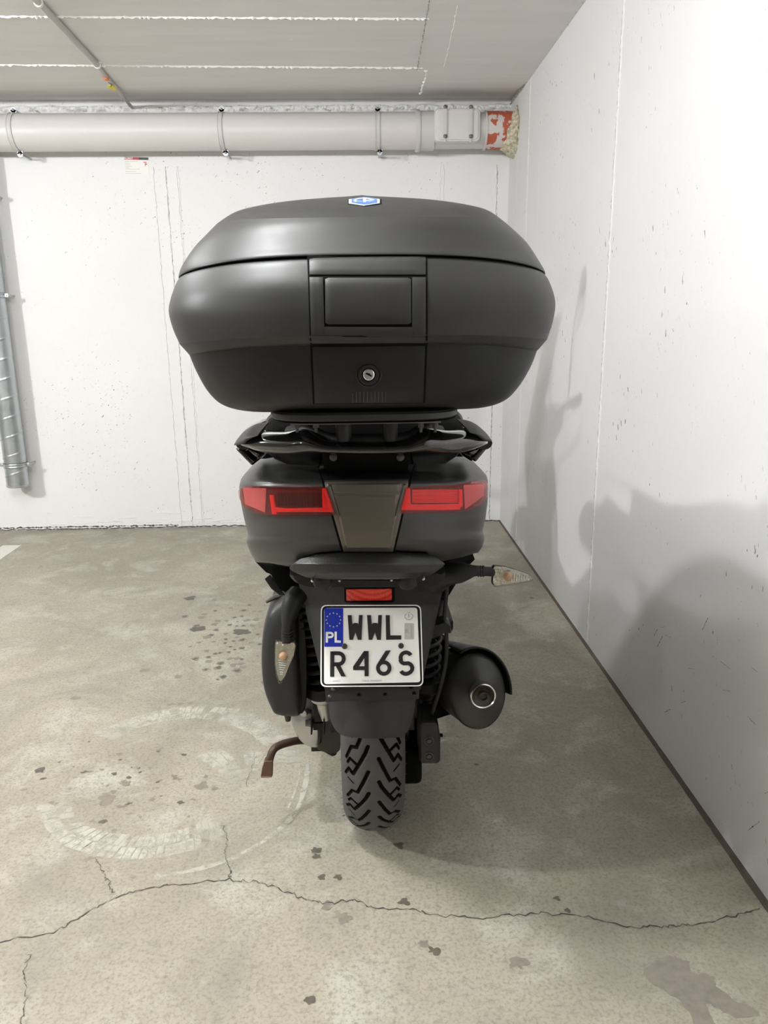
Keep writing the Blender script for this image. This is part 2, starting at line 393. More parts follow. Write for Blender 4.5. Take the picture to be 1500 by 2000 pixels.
for k in range(4): wob_strip(wb, (-.7+.05*k, D, .012), (-.2, D, .012+.008*k), Nb, (0, 0, 1), .003, .004, 0, 90, .9)
wob_strip(wb, (XL, D-.001, .004), (W, D-.001, .004), Nb, (0, 0, 1), .0035, .0015, 1, 700, .7)
wob_strip(wb, (-2.5, D-.001, .016), (-1.1, D-.001, .016), Nb, (0, 0, 1), .003, .001, 1, 200, 1.4)
for k in range(30):
    x = random.uniform(-1.9, -.7); z = .02+abs(random.gauss(0, .03))
    wob_strip(wb, (x, D, z), (x+random.uniform(.03, .14), D, z+random.uniform(-.006, .006)), Nb, (0, 0, 1), .002, .0035, 0, 14, .9)
struct(wb.build('wall_back', [M['wall_b'], M['joint'], M['seam']], smooth=50))
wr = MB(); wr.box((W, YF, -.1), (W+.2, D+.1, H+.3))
Nr = (-1, 0, 0); Yv = (0, 1, 0)
wob_strip(wr, (W, 2.62, .02), (W, 2.62, 2.30), Nr, Yv, .006, .0035, 0, 260, .6)
wob_strip(wr, (W, 2.635, .02), (W, 2.635, 2.30), Nr, Yv, .0014, .0006, 2, 260, 1.3)
wob_strip(wr, (W, 3.95, .02), (W, 3.95, 2.30), Nr, Yv, .006, .003, 0, 200, .6)
for yy in (3.7, 4.2, 3.35): wob_strip(wr, (W, yy, .02), (W, yy+.02, 2.30), Nr, Yv, .012, .002, 0, 200, .6)
for k in range(16):
    z = random.uniform(.12, .5); y = random.uniform(1.25, 2.0)
    wob_strip(wr, (W, y, z), (W, y+random.uniform(.02, .05), z-random.uniform(.0, .05)), Nr, Yv, .0015, .0008, 1, 10, 1.2)
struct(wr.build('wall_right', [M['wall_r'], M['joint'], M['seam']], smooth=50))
j = MB(); rows = [[], [], []]
for i in range(400):
    y = lerp(-1, D, i/399); q = noise.noise(Vector((y*9, 0, 3)))*.5+noise.noise(Vector((y*40, 0, 3)))*.3
    k = itp(y, [1, 1.6, 2.6, 4.4], [1.3, 1, .8, .7])
    rows[0].append((W-(.012+.004*q)*k, y, .0006)); rows[1].append((W-.004, y, .003)); rows[2].append((W+.001, y, .009+.003*q))
j.grid(rows); struct(j.build('trim_1', M['joint'], recalc=False))
wl = MB().box((XL-.2, YF, -.1), (XL, D+.1, H+.3)); struct(wl.build('wall_left', M['grey_wall'], smooth=0))
wf = MB().box((XL-.2, YF-.2, -.1), (W+.2, YF, H+.3)); struct(wf.build('wall_front', M['grey_wall'], smooth=0))
# ceiling: flat slab that lifts in a curve just before the back wall
ce = MB(); rows = []
for y, z in [(YF, HN), (2, HN), (3.95, HN), (4.05, HN+.002), (4.15, HN+.008), (4.25, HN+.017), (4.33, HN+.026), (4.40, H), (D+.01, H+.004)]:
    rows.append([(XL, y, z), (W+.1, y, z)])
ce.grid(rows)
ce.box((XL, YF, H+.02), (W+.1, D+.02, H+.3))
dn = (0, 0, -1)
def cp(px, py): p = atz(px, py, HN); return (p.x, p.y, HN)
a1, b1 = cp(-250, 30), cp(838, 36); wob_strip(ce, a1, b1, dn, Yv, .0045, .005, 1, 260, .9); wob_strip(ce, (a1[0], a1[1]+.010, HN), (b1[0], b1[1]+.010, HN), dn, Yv, .0016, .0012, 2, 500, .8)
a1, b1 = cp(-250, 124), cp(826, 132); wob_strip(ce, a1, b1, dn, Yv, .0045, .005, 1, 260, .9)
a1, b1 = cp(846, -40), cp(815, 135); wob_strip(ce, a1, b1, dn, X, .0025, .003, 2, 120, .9)
a1, b1 = cp(835, 138), cp(822, 182); wob_strip(ce, a1, b1, dn, X, .004, .004, 1, 40, .9)
a1, b1 = cp(815, 136), cp(835, 138); wob_strip(ce, a1, b1, dn, Yv, .003, .004, 1, 10, .9)
a1, b1 = cp(868, 132), cp(895, 10); wob_strip(ce, a1, b1, dn, X, .004, .002, 0, 40, .9)
wob_strip(ce, (W-.006, 1.5, HN), (W-.006, D, HN+.004), dn, X, .003, .002, 2, 400, .8)
struct(ce.build('ceiling', [M['ceil'], M['ridge'], M['seam']], smooth=50))
# rough mortar seam under the ceiling on the back wall
tr = MB(); rows = []
for i in range(9):
    z = lerp(2.262, 2.298, i/8); r = []
    for k in range(900):
        x = lerp(-2.9, W, k/899); e = math.sin(math.pi*i/8)
        q = abs(noise.noise(Vector((x*26, z*60, 1))))*1.6+abs(noise.noise(Vector((x*70, z*110, 5))))*.8
        zz = z+noise.noise(Vector((x*15, i*.2, 9)))*.006
        r.append((x, D-.001-e*(.004+.016*q), zz))
    rows.append(r)
tr.grid(rows); 
def crust_mat():
    t = NT('rough_mortar'); v = t.coord((1, .2, 1.6)); n = t.noise(v, 34, 6, .7, .5)
    t.l(t.mix(t.ramp(n, [(.33, 0), (.44, 1)]), (.30, .27, .22), (.86, .85, .83)), t.b.inputs['Base Color'])
    t.b.inputs['Roughness'].default_value = .8; t.bump(n, .8, .006); return t.m
struct(tr.build('trim_2', crust_mat(), recalc=False, smooth=50))
# white parking line
pl = MB().box((-2.0, -2.5, .0002), (-1.897, 4.125, .0012))
tag(pl.build('parking_line', M['paint'], smooth=0), 'white painted parking line on the floor at the left edge below the spiral duct', 'floor marking')
# ghost of a removed round marking
gh = MB()
def ring_pt(cx, cy, rx, ry, a): return (cx+rx*math.cos(a), cy-ry*math.sin(a))
oc = [(70, 1573), (75, 1530), (112, 1476), (180, 1432), (260, 1400), (330, 1384), (401, 1378), (470, 1386), (530, 1410), (570, 1445), (590, 1490)]
ic = [(140, 1575), (143, 1525), (165, 1490), (215, 1450), (275, 1422), (330, 1408), (387, 1404), (440, 1412), (490, 1434), (518, 1462), (532, 1490)]
def blocks(A, B, n, rows_, gap=.09, jit=.02):
    for i in range(n):
        for r in range(rows_):
            if random.random() < .06: continue
            t0, t1 = (i+gap*.5)/n, (i+1-gap)/n; u0 = r/rows_+.01; u1 = (r+1)/rows_-.01
            off = .5/n*(r % 2)
            q = []
            for t, u in ((t0, u0), (t1, u0), (t1, u1), (t0, u1)):
                t = min(1, t+off); a = poly_at(A, t); b = poly_at(B, t)
                p = atz(lerp(a[0], b[0], u)+random.uniform(-1, 1), lerp(a[1], b[1], u)+random.uniform(-1, 1), 0); q.append((p.x, p.y, .0009))
            gh.add(q, [(0, 1, 2, 3)])
blocks(oc[3:], ic[3:], 34, 2)
blocks([(70, 1573), (85, 1615), (120, 1650), (180, 1672), (243, 1680), (320, 1676), (380, 1662), (440, 1630)],
       [(138, 1568), (146, 1592), (170, 1613), (215, 1627), (280, 1632), (340, 1625), (385, 1608), (420, 1592)], 26, 2)
blocks([(380, 1478), (420, 1462), (455, 1470), (520, 1468), (535, 1490)], [(440, 1515), (450, 1505), (470, 1500), (510, 1495), (515, 1500)], 7, 1)
blocks([(455, 1505), (440, 1530), (430, 1560)], [(515, 1498), (490, 1510), (462, 1540)], 5, 1)
def ribbon(pts, w):
    P = [atz(p.x, p.y, 0) for p in catmull([(a, b, 0) for a, b in pts], 8)]
    flat_strip(gh, P, w, .0008, 0, .35)
ribbon([(601, 1490), (597, 1530), (575, 1590), (520, 1640), (450, 1678), (380, 1700), (310, 1712)], .006)
ribbon([(585, 1500), (582, 1530), (560, 1585)], .0025)
tag(gh.build('faded_ring_marking', M['ghost'], smooth=0, recalc=False), 'faint scraped-off round marking on the concrete floor left of the rear wheel', 'floor marking')

# ------------------------------------------------------------------ drain pipe along the back wall
tp, bt = at(300, 222, 4.33), at(300, 297, 4.33)
PR = (tp.z-bt.z)/2*.975; PZ = (tp.z+bt.z)/2; PY = D-PR-.035
dp = empty('drain_pipe', (0, PY, PZ), 'long grey plastic drain pipe running along the back wall under the ceiling', 'pipe')
def px2x(px, Y=PY-.04): return at(px, 260, Y).x
mb = MB(); n = 60; x0, x1 = XL, px2x(818)
mb.lathe((0, PY, PZ), (1, 0, 0), [(x0, PR), (x1, PR)], 48)
mb.build('pipe', M['pvc'], dp)
mb = MB(); xa, xb = px2x(812), px2x(848); e = .001
mb.lathe((0, PY, PZ), (1, 0, 0), [(xa, PR), (xa, PR+.010), (xa+.012, PR+.012), (xa+.022, PR+.010), (xa+.023, PR+.005), (xb, PR+.006), (xb+.002, PR-.002), (px2x(946), PR-.002), (px2x(946)+.001, PR+.006), (px2x(950), PR+.006)], 48)
mb.build('pipe_socket', M['pvc2'], dp)
mb = MB(); mb.lathe((0, PY, PZ), (1, 0, 0), [(px2x(950), PR+.003), (W, PR+.003)], 48); mb.build('wall_sleeve', M['redpaint'], dp)
for cx_ in (25, 432, 737):     # pipe clamps: a band round the pipe with two drilled lugs
    xc = px2x(cx_); cb = MB()
    ringp = []
    for i in range(41):
        a = math.radians(-100+(200)*i/40)+math.pi   # open side to the wall
        ringp.append((a,))
    inner = []; 
    def rp(a, r, dx): return (xc+dx, PY+math.cos(a)*r, PZ+math.sin(a)*r)
    rows = [[rp(math.radians(80+200*i/40), PR+.001, dx) for i in range(41)] for dx in (-.013,)]
    sec = [(-.013, .001), (-.013, .005), (-.009, .0055), (-.007, .003), (.007, .003), (.009, .0055), (.013, .005), (.013, .001)]
    rings = [[rp(math.radians(75+210*i/48), PR+dr, dx) for dx, dr in sec] for i in range(49)]
    cb.loft(rings)
    clamp = cb.build('pipe_clamp', M['pvc2'], dp)
    for sgn, dz in ((1, PR+.016), (-1, -PR-.014)):
        lg = MB(); c = Vector((xc+(.004 if sgn > 0 else .012), PY-.006, PZ+dz))
        lg.lathe(c, (0, -1, 0), [(0, .014), (.005, .014)], 20)
        lg.box((c.x-.014, c.y-.005, min(c.z, c.z-sgn*.014)), (c.x+.014, c.y, max(c.z, c.z-sgn*.014)))
        lg.box((c.x-.005, c.y, c.z-.005), (c.x+.005, D, c.z+.005))
        lg.build('clamp_lug', M['zinc'], clamp)
        lg = MB(); lg.lathe(c, (0, -1, 0), [(.004, .006), (.009, .006), (.0095, .004)], 6); lg.build('bolt', M['steel_d'], clamp)
# inspection cover with two strap bars and four bolts
def rrect(x0, z0, x1, z1, r, n=6):
    o = []
    for cx, cz, a0 in ((x1-r, z1-r, 0), (x0+r, z1-r, 90), (x0+r, z0+r, 180), (x1-r, z0+r, 270)):
        for k in range(n+1):
            a = math.radians(a0+90*k/n); o.append((cx+r*math.cos(a), cz+r*math.sin(a)))
    return o
YI = PY-PR-.012
pa, pb = at(849, 212, YI), at(938, 276, YI)
ic_ = MB(); out = rrect(pa.x, pb.z, pb.x, pa.z, .022)
cxm, czm = (pa.x+pb.x)/2, (pa.z+pb.z)/2
ic_.loft([[Vector((cxm+(x-cxm)*s, y, czm+(z-czm)*s)) for x, z in out] for s, y in ((1, PY-.05), (1, YI+.006), (.97, YI), (.90, YI-.001), (.885, YI-.006), (.80, YI-.007))])
icov = ic_.build('inspection_cover', M['pvc'], dp, smooth=50)
for pxb in (870, 920):
    b0, b1 = at(pxb, 209, YI-.012), at(pxb, 266, YI-.012); bb = MB(); w_ = .0125
    o2 = rrect(b0.x-w_, b1.z-.008, b0.x+w_, b0.z+.008, .007, 5)
    cz_ = (b0.z+b1.z)/2
    bb.loft([[Vector((x, y, z)) for x, z in o2] for y in (YI-.004, YI-.012)])
    o3 = rrect(b0.x-w_*.62, b1.z+.008, b0.x+w_*.62, b0.z-.008, .004, 4)
    bb.loft([[Vector((x, y, z)) for x, z in o3] for y in (YI-.012, YI-.015)])
    bar = bb.build('strap_bar', M['pvc2'], icov, bevel=.001)
    for b in (b0, b1):
        bo = MB(); bo.lathe((b.x, YI-.012, b.z), (0, -1, 0), [(0, .0115), (.002, .0115), (.0021, .008), (.006, .008), (.007, .006)], 6)
        bo.build('bolt', M['steel_d'], icov)
    pin = MB(); pin.box((b1.x-.008, YI-.008, b1.z-.026), (b1.x+.002, YI-.003, b1.z-.004)); pin.build('strap_tail', M['pvc2'], icov)
# foam round the wall sleeve
fo = MB(); rows = []
for i in range(28):
    a = math.radians(-150+300*i/27)-math.pi/2*0; r = []
    for k in range(16):
        t = k/15; ang = math.radians(120+240*i/27)
        q = noise.noise(Vector((math.cos(ang)*3, math.sin(ang)*3, t*4)))
        q2 = noise.noise(Vector((math.cos(ang)*9, math.sin(ang)*9, t*12)))
        low = .5-.5*math.sin(ang)          # more foam at the bottom
        x = lerp(W+.004, W-.018-.055*low-.012*q, t)
        rr = PR+lerp(.034+.01*low, .004, t**1.3)+.012*q2*(1-t)+.006*q
        r.append((x, PY+math.cos(ang)*rr, PZ+math.sin(ang)*rr))
    rows.append(r)
fo.grid(rows); fo.build('expanding_foam', M['foam'], dp, recalc=False, smooth=80)
# ------------------------------------------------------------------ wall label
lb = empty('wall_label', at(267, 324, D-.002), 'small white notice with red header on the back wall below the pipe', 'label')
def onwall(px, py, o): return at(px, py, D-o)
def wq(pts, o0, o1, name, m_, par):
    b = MB(); b.loft([[onwall(x, y, o0) for x, y in pts], [onwall(x, y, o1) for x, y in pts]]); return b.build(name, m_, par, smooth=0)
wq([(243, 306.5), (289.5, 307.5), (291, 341.5), (244, 341)], .0003, .0015, 'sheet', M['white'], lb)
wq([(242.6, 306.5), (271, 307.2), (271, 312.2), (242.8, 311.6)], .0014, .0022, 'header', M['red'], lb)
wq([(271, 307.2), (289.6, 307.6), (289.7, 312.6), (271, 312.2)], .0014, .0022, 'header', M['letter'], lb)
lines = MB()
for y, xa, xb in ((315, 244, 269), (318.5, 244, 255), (321.5, 244, 255), (324.5, 244, 258), (327.5, 245, 253), (329.8, 245, 273), (334.2, 245, 266), (338, 245, 276)):
    lines.loft([[onwall(x, yy, .0015) for x, yy in ((xa, y), (xb, y+.3), (xb, y+.9), (xa, y+.6))], [onwall(x, yy, .002) for x, yy in ((xa, y), (xb, y+.3), (xb, y+.9), (xa, y+.6))]])
lines.build('printed_lines', M['greyprint'], lb, smooth=0)
rd = MB()
for pts in (((280, 316), (287, 316.3), (287, 317.6), (280, 317.3)), ((283, 317.5), (284.2, 317.5), (284.4, 324.5), (283.2, 324.5)), ((284.5, 319.5), (287.5, 319.6), (287.6, 321.6), (284.6, 321.5))):
    rd.loft([[onwall(x, y, .0015) for x, y in pts], [onwall(x, y, .002) for x, y in pts]])
rd.build('red_symbol', M['red'], lb, smooth=0)
def text_mesh(txt, size, ext, xf, name, m_, par, bold=0):
    cu = bpy.data.curves.new(name, 'FONT'); cu.body = txt; cu.size = size; cu.extrude = ext; cu.align_x = 'CENTER'; cu.align_y = 'CENTER'; cu.offset = bold
    to = bpy.data.objects.new(name+'_tmp', cu); col.objects.link(to)
    dg = bpy.context.evaluated_depsgraph_get(); me = bpy.data.meshes.new_from_object(to.evaluated_get(dg)); bpy.data.objects.remove(to)
    me.transform(xf); me.materials.clear(); me.materials.append(m_); me.name = name
    o = bpy.data.objects.new(name, me); col.objects.link(o); o.parent = par
    if par.type == 'EMPTY': o.matrix_parent_inverse = Matrix.Translation(-par.location)
    return o
def frame(c, xa, ya): 
    xa = Vector(xa).normalized(); ya = Vector(ya); ya = (ya-xa*ya.dot(xa)).normalized(); za = xa.cross(ya)
    mm = Matrix((xa, ya, za)).transposed().to_4x4(); mm.translation = Vector(c); return mm
text_mesh('PROMAT', .0125, .0002, frame(onwall(250.5, 309.4, .0026), (1, 0, 0), (0, 0, 1)), 'header_lettering', M['white'], lb, .0003)
# ------------------------------------------------------------------ spiral duct
DR = .060; DY = D-DR-.035; DX = at(36, 950, DY).x; zb = at(36, 951, DY-.02).z
gd = empty('spiral_duct', (DX, DY, zb), 'galvanised spiral steel duct hanging upright on the back wall at the left edge', 'duct')
mb = MB(); prof = []; seg = 48
zt = PZ-PR-.004; nz = 420; rows = []
for i in range(nz+1):
    z = lerp(zb+.03, zt, i/nz); r = []
    for k in range(seg):
        a = k*2*math.pi/seg; ph = ((z-zb)-.035*a/(2*math.pi)*3)/.105*1.0
        d = abs((ph-round(ph))*.105); rr = DR+.0035*max(0, 1-d/.004)
        r.append((DX+rr*math.cos(a), DY+rr*math.sin(a), z))
    rows.append(r)
mb.grid(rows, 0, True); mb.build('spiral_tube', M['zinc'], gd, recalc=False, smooth=60)
mb = MB(); mb.lathe((DX, DY, zb), (0, 0, 1), [(.04, DR+.0008), (.012, DR+.0008), (.009, DR+.004), (.005, DR+.004), (.002, DR), (0, DR-.002), (0, DR-.006), (.04, DR-.006)], 48, caps=(False, False))
mb.build('end_collar', M['zinc'], gd)
mb = MB().lathe((DX, DY, zb+.02), (0, 0, 1), [(0, DR-.004), (.003, DR-.004)], 32); mb.build('end_plug', M['steel_d'], gd)
for zc in (at(40, 907, DY).z, at(0, 577, DY).z, 1.85):
    mb = MB(); mb.lathe((DX, DY, zc), (0, 0, 1), [(-.011, DR+.001), (-.011, DR+.005), (-.008, DR+.006), (-.005, DR+.004), (.005, DR+.004), (.008, DR+.006), (.011, DR+.005), (.011, DR+.001)], 48, caps=(False, False))
    cl = mb.build('duct_clamp', M['zinc'], gd)
    ln = MB().lathe((DX, DY, zc), (0, 0, 1), [(-.013, DR+.001), (-.013, DR+.0025), (.013, DR+.0025), (.013, DR+.001)], 48, caps=(False, False)); ln.build('rubber_lining', M['rubber_s'], cl)
    for s in (-1, 1):
        l = MB(); l.box((DX+s*(DR+.002) if s > 0 else DX-DR-.024, DY-.008, zc-.010), (DX+DR+.024 if s > 0 else DX-DR-.002, DY-.004, zc+.010))
        l.box((DX+s*(DR+.012)-.004, DY, zc-.004), (DX+s*(DR+.012)+.004, D, zc+.004)); l.build('clamp_lug', M['zinc'], cl, bevel=.001)
        b = MB().lathe((DX+s*(DR+.013), DY-.008, zc), (0, -1, 0), [(0, .0055), (.004, .0055), (.005, .004)], 8); b.build('bolt', M['steel'], cl)
# ------------------------------------------------------------------ ceiling conduit
c0, c1, c2 = atz(52, -20, HN-.012), atz(190, 127, HN-.012), atz(256, 203, HN+.006)
c2 = Vector((c2.x, D-.012, 2.285))
cd = empty('ceiling_conduit', c1, 'thin grey conduit crossing the ceiling to the back wall with an orange and yellow tag', 'conduit')
far = c0+(c0-c1)*3
MB().tube([far, c0, c1], .0125, 14).build('wide_tube', M['conduit'], cd)
c3 = atz(203, 145, HN-.012); 
MB().tube([c1, c3, lerp(c1, c2, .62), c2+Vector((0, -.03, 0)), c2], .0085, 12).build('narrow_tube', M['conduit'], cd)
for p, t in ((c1, 0), (atz(75, 5, HN-.012), 1)):
    k = MB(); k.box((p.x-.022, p.y-.007, HN-.004), (p.x+.022, p.y+.007, HN+.001)); k.lathe((p.x, p.y-.006, p.z), (0, 1, 0), [(0, .0155), (.012, .0155)], 18)
    k.build('conduit_clip', M['white'], cd)
q = atz(205, 149, HN-.012); dr = (c2-c1).normalized(); dr.z = 0
MB().lathe(q, dr, [(0, .012), (.03, .012)], 16).build('orange_band', M['orange'], cd)
MB().lathe(q+dr*.03, dr, [(0, .0105), (.05, .0105)], 16).build('coupling', M['pvc'], cd)
yt = MB(); a, b = q+dr*.085+Vector((0, 0, -.013)), q+dr*.17+Vector((0, 0, -.013)); sd = dr.cross(Vector((0, 0, 1)))
yt.tube([a, lerp(a, b, .15), lerp(a, b, .5), lerp(a, b, .85), b], [.006, .015, .018, .015, .006], 12, flat=.25); yt.build('yellow_tag', M['yellow'], cd)
tie = MB().tube([q+dr*.05+Vector((0, 0, -.01)), q+dr*.07+sd*.012+Vector((0, 0, -.016)), q+dr*.10+Vector((0, 0, -.017))], .0014, 6); tie.build('cable_tie', M['black'], cd)
# ================================================================== THE SCOOTER
BX = .012
sb = empty('scooter', (BX, 1.687, 0), 'dark grey scooter with a large black top case, parked beside the right wall', 'scooter')
# ------------------------------------------------------------------ top case
YC = 1.19; YS = 1.135
def lvl(pyc, Yr, pxl, pxr, pys, n=2.7):
    L, R_ = at(pxl, pys, YS), at(pxr, pys, YS); zs = (L.z+R_.z)/2
    zc = at(712, pyc, Yr).z if pyc else zs
    return [zc, zs, (R_.x-L.x)/2, (L.x+R_.x)/2, Yr, n]
def ring(l, N=112):
    zc, zs, w, cx, yr, n = l; b = YC-yr; o = []
    for k in range(N):
        a = 2*math.pi*k/N; c, s = math.cos(a), math.sin(a)
        u = math.copysign(abs(c)**(2/n), c); v = math.copysign(abs(s)**(2/n), s)
        o.append(Vector((cx+w*u, YC-b*v, lerp(zc, zs, abs(u)**3))))
    return o
def section(mb, L, sub=6, cap0=False, cap1=False, mi=0):
    P = [Vector(l[:3]) for l in L]; Q = [Vector(l[3:]) for l in L]
    A, B = catmull(P, sub), catmull(Q, sub)
    mb.loft([ring(list(a)+list(b)) for a, b in zip(A, B)], mi, cap0, cap1)
L_bot = lvl(None, 1.12, 540, 890, 803, 2.5); 
low = [L_bot, lvl(800, 1.06, 478, 948, 801), lvl(790, 1.025, 430, 990, 787), lvl(765, 1.003, 402, 1016, 760), lvl(725, .988, 381, 1038, 722), lvl(672, .977, 368, 1050, 690)]
lip = [lvl(672, .977, 368, 1050, 690), lvl(669, .967, 366, 1053, 686), lvl(655, .957, 351, 1067, 668)]
mid = [lvl(655, .957, 351, 1067, 668), lvl(630, .955, 338, 1077, 638), lvl(600, .954, 330, 1083, 606), lvl(560, .957, 333, 1081, 583), lvl(525, .966, 341, 1073, 558), lvl(505, .974, 347, 1066, 546), lvl(500, .985, 350, 1062, 543)]
lidA = [lvl(499, .984, 350, 1062, 543), lvl(497, .973, 347, 1066, 541), lvl(480, .980, 353, 1056, 520), lvl(455, .990, 375, 1035, 485), lvl(436, .997, 395, 1015, 463), lvl(424, 1.004, 419, 988, 437)]
lidB = [lvl(424, 1.004, 419, 988, 437), lvl(410, 1.022, 448, 962, 416), lvl(399, 1.045, 480, 930, 404.5), lvl(389.5, 1.075, 540, 872, 393), lvl(384.5, 1.11, 610, 803, 385), lvl(382, 1.15, 670, 742, 381.5), lvl(381, 1.185, 705, 709, 380)]
mb = MB(); section(mb, lip, 3); section(mb, mid)
case = mb.build('top_case', M['case'], sb, recalc=False, smooth=40); case['label'] = 'large charcoal top case'
def fixn(o):
    bm = bmesh.new(); bm.from_mesh(o.data); bmesh.ops.recalc_face_normals(bm, faces=bm.faces); bm.to_mesh(o.data); bm.free()
mb = MB(); section(mb, low, 6, True, False); lowo = mb.build('lower_shell', M['case_d'], case, recalc=False, smooth=40)
mb = MB(); section(mb, lidA); section(mb, lidB, 5, False, True); lido = mb.build('lid', M['case'], case, recalc=False, smooth=40)
# dark seal in the seam between lid and body
mb = MB(); section(mb, [lvl(502, .986, 354, 1058, 545), lvl(496, .986, 354, 1058, 541)], 2, True, True); mb.build('lid_seal', M['gap'], case)
def flip_out(o, c):
    me = o.data; s = 0
    for p in me.polygons: s += (p.center-Vector(c)).dot(p.normal)*p.area
    if s < 0: me.flip_normals()
for o in (case, lowo, lido): flip_out(o, (BX, YC, 1.2))
def bvh(objs):
    vs, fs = [], []
    for o in objs:
        b = len(vs); vs += [v.co.copy() for v in o.data.vertices]; fs += [tuple(i+b for i in p.vertices) for p in o.data.polygons]
    return BVHTree.FromPolygons(vs, fs)
def caster(tree, Yfall=1.0):
    def f(px, py):
        d = ray(px, py).normalized(); h = tree.ray_cast(C0, d)
        if h[0] is None: return at(px, py, Yfall), Vector((0, -1, 0))
        n = h[1]; n = -n if n.dot(d) > 0 else n
        return h[0], n
    return f
def shell(top, bot, surf, off, thick, nu=24, nv=12, rim=0, mb=None, mi=0, back=None):
    """curved panel lying on a surface, with thickness; rim = px inset that is rounded off"""
    mb = mb or MB(); F = []; Bk = []
    for j_ in range(nv+1):
        v = j_/nv; r = []; b = []
        for i in range(nu+1):
            u = i/nu; a, c = poly_at(top, u), poly_at(bot, u)
            px, py = lerp(a[0], c[0], v), lerp(a[1], c[1], v); p, n_ = surf(px, py)
            e = off
            if rim and (i in (0, nu) or j_ in (0, nv)): e = off-rim
            r.append(p+n_*e); b.append(p+n_*(off-thick) if back is None else p+Vector((0, back, 0)))
        F.append(r); Bk.append(b)
    mb.grid(F, mi); mb.grid(Bk[::-1], mi)
    edge = lambda G: G[0]+[r[-1] for r in G[1:]]+G[-1][-2::-1]+[r[0] for r in G[-2:0:-1]]
    mb.grid([edge(Bk), edge(F)], mi, True)
    return mb
S = caster(bvh([case, lowo, lido]), .96)
def rr_edges(x0, y0, x1, y1, r=4, n=4):
    """top and bottom polylines of a rounded rectangle"""
    t = [(x0, y0+r)]+[(x0+r-r*math.cos(math.radians(90*k/n)), y0+r-r*math.sin(math.radians(90*k/n))) for k in range(1, n+1)]
    t += [(x1-r+r*math.sin(math.radians(90*k/n)), y0+r-r*math.cos(math.radians(90*k/n))) for k in range(n+1)]
    b = [(x, y0+y1-y) for x, y in t]
    return t, b
# gap liners, then the flush panels in front of them
MBg = MB(); shell([(600, 499), (835, 499)], [(605.5, 675), (835, 674)], S, .0006, .003, 20, 16, mb=MBg)
MBg.build('panel_gap', M['gap'], case, recalc=False)
shell([(604.5, 503), (831, 503)], [(605, 537.5), (831, 537.5)], S, .003, .003, 20, 6, .0012).build('upper_latch_strip', M['case'], case)
fr = MB()
shell([(605, 543), (631, 543)], [(608, 655), (634, 655)], S, .003, .003, 6, 14, .0008, fr)
shell([(805, 543), (831, 543)], [(804, 655), (831, 655)], S, .003, .003, 6, 14, .0008, fr)
shell([(633, 638), (805, 638)], [(634, 655), (805, 655)], S, .003, .003, 16, 4, .0004, fr)
shell([(608, 655.5), (831, 655.5)], [(609, 668), (831, 667)], S, .0028, .003, 20, 3, .0004, fr)
fr.build('handle_surround', M['case'], case)
shell(*rr_edges(635.5, 544, 802.5, 633, 3), S, .0034, .003, 22, 12, .0012).build('carry_handle', M['case'], case)
MBg = MB(); shell([(606, 670), (834.5, 670)], [(611, 789), (830.5, 787)], S, .0004, .003, 20, 16, mb=MBg); MBg.build('lock_panel_gap', M['gap'], case, recalc=False)
shell([(610, 677), (830, 675)], [(615, 786), (826, 784)], S, .003, .003, 22, 14, .0012).build('lock_panel', M['case_d'], case)
rb = MB()
for k in range(10):
    x = 689+k*7.2; p0, n0 = S(x, 761+(3 if k in (0,) else 0)); p1, n1 = S(x, 782); rb.tube([p0+n0*.003, (p0+p1)/2+n0*.0036, p1+n1*.003], .0009, 6)
rb.build('grip_ribs', M['case'], case)
pl_, nl = S(720, 731); nl = Vector((0, -1, .02)).normalized(); pl_ = pl_+nl*.003
lkr = MB().lathe(pl_, nl, [(-.004, .0168), (.0008, .0168), (.0018, .0155), (.0018, .0148), (.0006, .0145), (.0008, .0138), (.005, .0135), (.007, .0122), (.0072, .009), (.005, .0078), (.005, .0)], 40).build('lock_bezel', M['black'], case)
MB().lathe(pl_, nl, [(.003, .0072), (.0082, .0072), (.009, .0062), (.0092, 0)], 32).build('lock_cylinder', M['steel'], case)
xk = Vector((1, 0, 0)); zk = nl.cross(xk)*-1
ks = MB(); c = pl_+nl*.0093; ang = math.radians(-28); ua = xk*math.cos(ang)+Vector((0, 0, 1))*math.sin(ang); va = ua.cross(nl)
prism(ks, ident(c, ua, va, [(-.0042, -.0006), (-.0015, -.0014), (0, -.002), (.0015, -.0014), (.0042, -.0006), (.0042, .0009), (-.0042, .0009)]), nl*-.001, nl*.0004)
ks.build('keyhole', M['gap'], case)
# small maker's badge on the lid
def em(cx, cy): return (640+cx/10.714, 370+cy/10.714)
def badge(pts, off, th, name, m_, par):
    L = [S(*em(*p)) for p in pts]; nn = sum((n for _, n in L), Vector()).normalized()
    b = MB(); b.loft([[p+nn*(off-th) for p, _ in L], [p+nn*off for p, _ in L]]); return b.build(name, m_, par, smooth=0)
badge([(425, 215), (480, 205), (770, 170), (1060, 205), (1130, 215), (1130, 305), (1060, 320), (770, 358), (480, 320), (425, 310)], .0006, .001, 'badge_recess', M['gap'], case)
badge([(440, 228), (770, 180), (1090, 225), (1090, 305), (770, 354), (440, 308)], .0014, .001, 'badge_rim', M['emb_w'], case)
badge([(500, 232), (770, 193), (1030, 230), (1030, 300), (770, 341), (500, 300)], .0019, .0008, 'badge_field', M['emb_b'], case)
bs = MB()
def bstroke(pts, w):
    P = [S(*em(*p)) for p in pts]; nn = P[0][1]
    for (a, _), (b, _) in zip(P[:-1], P[1:]):
        t = (b-a).normalized(); s_ = t.cross(nn)*w; a2, b2 = a-t*w*.3, b+t*w*.3
        prism(bs, [a2+s_, b2+s_, b2-s_, a2-s_], nn*.0016, nn*.0024)
bstroke([(745, 222), (640, 232), (560, 258), (610, 280), (720, 282)], .0011)
